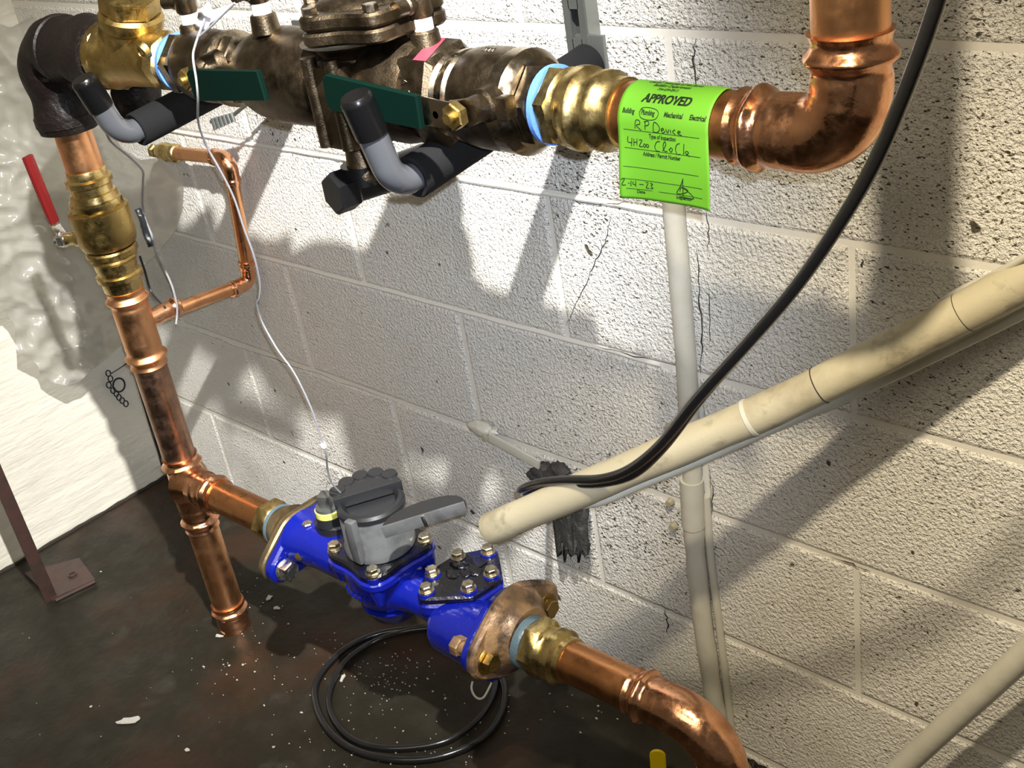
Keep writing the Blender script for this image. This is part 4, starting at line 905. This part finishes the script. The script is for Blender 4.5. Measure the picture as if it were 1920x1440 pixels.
# ------------------------------------------------------------------ wires
def cable(name, pts, r, m, label, cat='wire', n=8): return tag(MB().sweep(crom(pts, n), r, 10).build(name, M[m]), label, cat)
w1 = [at(398, -40, -.315), at(392, 10, -.315), at(378, 50, -.325), at(366, 85, -.335), at(362, 108, -.34), at(368, 150, -.345), at(371, 185, -.345), at(372, 230, -.335), at(388, 275, -.32), at(412, 318, -.31), at(438, 370, -.30), at(458, 430, -.295), at(476, 480, -.29), at(487, 530, -.285), at(486, 558, -.285), at(482, 572, -.285), at(492, 605, -.28), at(520, 655, -.28), at(552, 700, -.28), at(582, 762, -.28), at(600, 815, -.28), at(611, 850, -.28), at(614, 880, -.275), at(622, 905, -.27), at(640, 925, -.258), at(652, 928, -.245)]
wr1 = thing('register_wire', w1[-1], 'long grey wire from the white paper tag to the meter register', 'wire')
MB().sweep(crom(w1, 8), .0013, 10).build('wire_jacket', M['wire'], wr1)
mb = MB(); lump(mb, w1[20].lerp(w1[21], .6), .0042, (1, 1, 1.3), 2, 8); mb.build('splice', M['paper'], wr1, ang=60)
w2 = [at(188, 205, -.20), at(194, 235, -.20), at(208, 265, -.19), at(240, 292, -.17), at(266, 318, -.16), at(268, 340, -.16), at(267, 380, -.16), at(272, 410, -.16), at(284, 440, -.165), at(292, 472, -.17), at(306, 500, -.175), at(322, 535, -.18), at(331, 570, -.185), at(332, 590, -.19), at(330, 608, -.198)]
wr2 = thing('bonding_wire', w2[-1], 'short grey wire with black taped splice beside the riser', 'wire')
MB().sweep(crom(w2, 8), .0018, 10).build('wire_jacket', M['wire'], wr2)
SP = [at(258, 393, -.168), at(266, 410, -.17), at(274, 438, -.17), at(284, 462, -.172)]
MB().sweep(crom(SP, 6), lambda s, th: .0052 + .0018 * noise.noise(V((s * 200, math.cos(th), math.sin(th)))), 10).build('taped_splice', M['wire_dark'], wr2)
cable('black_lead', [at(262, 480, -.19), at(272, 510, -.19), at(284, 548, -.19), at(310, 578, -.20)], .0019, 'wire_dark', 'short black lead between the riser and the thin copper branch')
cable('black_cable', [at(232, 632, -.17), at(240, 655, -.17), at(250, 690, -.17), at(262, 730, -.17), at(280, 790, -.165), at(296, 842, -.16), atz(306, 880, .004)], .0034, 'wire_dark', 'dark cable running down beside the lower copper riser', 'cable')
ch = thing('bead_chain', atx(215, 740, .02), 'little dark chain hanging on the side wall below the plastic bag', 'chain')
MB().sweep(crom([atx(248, 674, .03), atx(225, 690, .022), atx(206, 702, .016)], 6), .0014, 8).build('hanging_wire', M['wire_dark'], ch)
for i, (px, py) in enumerate([(203, 700), (207, 710), (204, 722), (212, 732), (218, 738), (223, 745), (229, 751), (236, 757)]):
    p = atx(px, py, .012); t = [p + V((0, math.cos(2 * PI * k / 14) * .0052, math.sin(2 * PI * k / 14) * .0070)) for k in range(15)]; MB().sweep(t, .0014, 6).build('link', M['wire_dark'], ch)
p = atx(223, 722, .012); MB().sweep([p + V((0, math.cos(2 * PI * k / 20) * .0135, math.sin(2 * PI * k / 20) * .0155)) for k in range(21)], .0020, 8).build('ring', M['wire_dark'], ch)
# paper tag hanging at the inlet test cock
pt = thing('paper_tag', at(385, 40, -.32), 'small folded white paper tag tied near the brass strainer', 'paper tag')
for q4 in ([(374, 18), (392, 4), (400, 22), (394, 42), (370, 34)], [(366, 36), (396, 40), (384, 58), (374, 58), (366, 50)], [(402, 18), (440, 6), (420, 28), (390, 56), (394, 40)]):
    mb = MB(); mb.add([at(a, b_, -.322 + .004 * (i % 2)) for i, (a, b_) in enumerate(q4)], [tuple(range(len(q4)))]); o = mb.build('paper_fold', M['paper'], pt, ang=0); md = o.modifiers.new('t', 'SOLIDIFY'); md.thickness = .0005
MB().sweep(crom([at(440, 6, -.322), at(415, 30, -.325), at(395, 50, -.328), at(372, 70, -.33)], 6), .0012, 8).build('tie_wire', M['wire'], pt)

# ------------------------------------------------------------------ floor things
FZ = .0075
def fp(px, py, z=FZ): return atz(px, py, z)
cb = thing('cable_coil', fp(770, 1300, 0), 'black cable coiled in a loop on the damp floor under the meter', 'cable')
O1 = [(935, 1262), (946, 1290), (942, 1330), (915, 1375), (860, 1408), (790, 1424), (710, 1420), (645, 1395), (605, 1352), (590, 1300), (605, 1258), (650, 1215), (705, 1190), (760, 1180), (820, 1172)]
O2 = [(820, 1176), (760, 1184), (700, 1204), (648, 1240), (620, 1290), (620, 1335), (650, 1378), (700, 1400), (770, 1402), (840, 1388), (893, 1352), (922, 1310), (930, 1275), (918, 1250)]
MB().sweep(crom([fp(*p) for p in O1], 8), .0058, 16).build('outer_loop', M['hose'], cb)
MB().sweep(crom([fp(p[0], p[1], .008 + (.0135 if i in (0, 1) else 0)) for i, p in enumerate(O2)], 8), .0052, 16).build('inner_loop', M['hose'], cb)
zt = MB(); zt.sweep(crom([fp(886, 1278, .02), fp(884, 1290, .016), fp(888, 1302, .017), fp(897, 1310, .018), fp(908, 1306, .018), fp(922, 1280, .03)], 6), .0018, 8)
tag(zt.build('cable_tie', M['pipe_paint_light']), 'broken white cable tie lying on the black cable coil', 'cable tie')
# leg of a steel stand with foot plate
sl_ = thing('steel_leg', atz(100, 1125), 'red-brown steel angle leg with bolted foot plate at lower left', 'stand leg')
p = atz(98, 1125); H_ = .95
MB().box(p + V((0, -.002, H_ / 2)), .003, .024, H_, b=.0008).box(p + V((-.011, .010, H_ / 2)), .024, .003, H_, b=.0008).build('angle_bar', M['steel_paint'], sl_)
q = [atz(48, 1078), atz(98, 1128), atz(180, 1090), atz(150, 1050)]
mb = MB(); mb.add([a + V((0, 0, h)) for h in (.0005, .006) for a in q], [(0, 1, 2, 3), (7, 6, 5, 4), (0, 4, 5, 1), (1, 5, 6, 2), (2, 6, 7, 3), (3, 7, 4, 0)]); mb.build('foot_plate', M['steel_paint'], sl_)
MB().lathe(atz(138, 1083) + V((0, 0, .006)), (0, 0, 1), [(0, .009), (.004, .009), (.004, .006), (.001, .006)], 16).build('anchor_hole_rim', M['steel_paint'], sl_)
MB().sweep([atz(104, 1126, .008), atz(178, 1090, .008)], .0035, 8).build('plate_lip', M['steel_paint'], sl_)
# yellow strip
yp = atz(1230, 1450); yt_ = MB(); out = [(-.011, 0), (.011, 0), (.011, .075)] + [(math.cos(PI * k / 10) * .011, .075 + math.sin(PI * k / 10) * .011) for k in range(11)] + [(-.011, .075)]
yb = at(1226, 1500, -.12); 
ytop = at(1228, 1404, -.13); Pm = V((ytop.x, ytop.y, ytop.z - .085))
MB_ = MB(); MB_.prism(out, .004, .001, O=Pm + V((0, -.002, 0)), X=V((.87, .5, 0)), Y=V((.06, 0, 1)).normalized(), Z=V((-.5, .87, 0)))
yv = thing('yellow_valve_lever', V((Pm.x, Pm.y, 0)), 'bright yellow lever tip standing by the copper elbow at bottom edge', 'lever')
MB_.build('lever_grip', M['yellow'], yv); MB().box(V((Pm.x, Pm.y, Pm.z / 2)), .014, .006, Pm.z + .01, V((.87, .5, 0)), V((-.5, .87, 0)), b=.001).build('lever_shank', M['steel'], yv)
# flakes
def flake(px, py, w, h, ang, seed, label=None, group=None):
    c = atz(px, py, .0006); n = 12; out = []
    for k in range(n):
        t = 2 * PI * k / n; r = 1 + .45 * noise.noise(V((math.cos(t) * 1.6, math.sin(t) * 1.6, seed))) * 1.6; x = math.cos(t) * w * r; y = math.sin(t) * h * r; out.append((x * math.cos(ang) - y * math.sin(ang), x * math.sin(ang) + y * math.cos(ang)))
    o = MB().prism(out, .0022, .0006, O=c).build('paint_flake', M['flake']); return o
tag(flake(243, 1352, .021, .0075, .75, 1.0), 'large grey paint flake on the floor at lower left', 'paint flake')
tag(flake(351, 1407, .0055, .0030, .3, 5.0), 'small pale flake near the bottom edge left of centre', 'paint flake')
tag(flake(643, 1271, .0035, .0085, .5, 3.0), 'white chip inside the left curve of the black cable coil', 'paint flake')
tag(flake(505, 1121, .0045, .0085, .4, 7.0), 'pale paint chip on the floor between drop pipe and meter', 'paint flake')
tag(flake(518, 1141, .0060, .0040, .4, 9.0), 'small pale chip below the paint chip right of the drop pipe', 'paint flake')
tag(flake(411, 1193, .0080, .0040, .3, 11.0), 'pale chip on the floor just under the copper end cap', 'paint flake')
mb = MB(); rnd = random.Random(3)
def grit(px, py, s):
    c = atz(px, py, .0004); n = 5; a0_ = rnd.random() * 6; pr = [(math.cos(a0_ + 2 * PI * k / n) * s * rnd.uniform(.4, 1.3), math.sin(a0_ + 2 * PI * k / n) * s * rnd.uniform(.3, 1.0)) for k in range(n)]; mb.prism(pr, .0011, 0, O=c)
for (cx_, cy_, sx, sy, cnt, s) in ((740, 1260, 75, 45, 130, .0016), (700, 1320, 90, 50, 50, .0013), (630, 1230, 60, 40, 60, .0012), (480, 1270, 120, 70, 60, .0014), (780, 1420, 90, 18, 60, .0018), (500, 1150, 60, 60, 40, .0016), (950, 1330, 120, 60, 50, .0014), (300, 1250, 250, 150, 60, .0011), (1120, 1330, 50, 40, 16, .002), (640, 1400, 140, 40, 50, .0013)):
    for i in range(cnt // 2): grit(rnd.gauss(cx_, sx * .6), min(1438, rnd.gauss(cy_, sy * .6)), s * rnd.uniform(.5, 1.5))
for a, b_ in ((382, 1250), (430, 1248), (456, 1247), (478, 1260), (495, 1323), (565, 1336), (513, 1401), (189, 1072), (140, 1108), (170, 1325), (1118, 1347), (900, 1355), (835, 1310)): grit(a, b_, .0034)
g = mb.build('floor_grit', M['flake'], ang=0); tag(g, 'scattered white paint crumbs and grit on the damp floor', 'debris', kind='stuff')
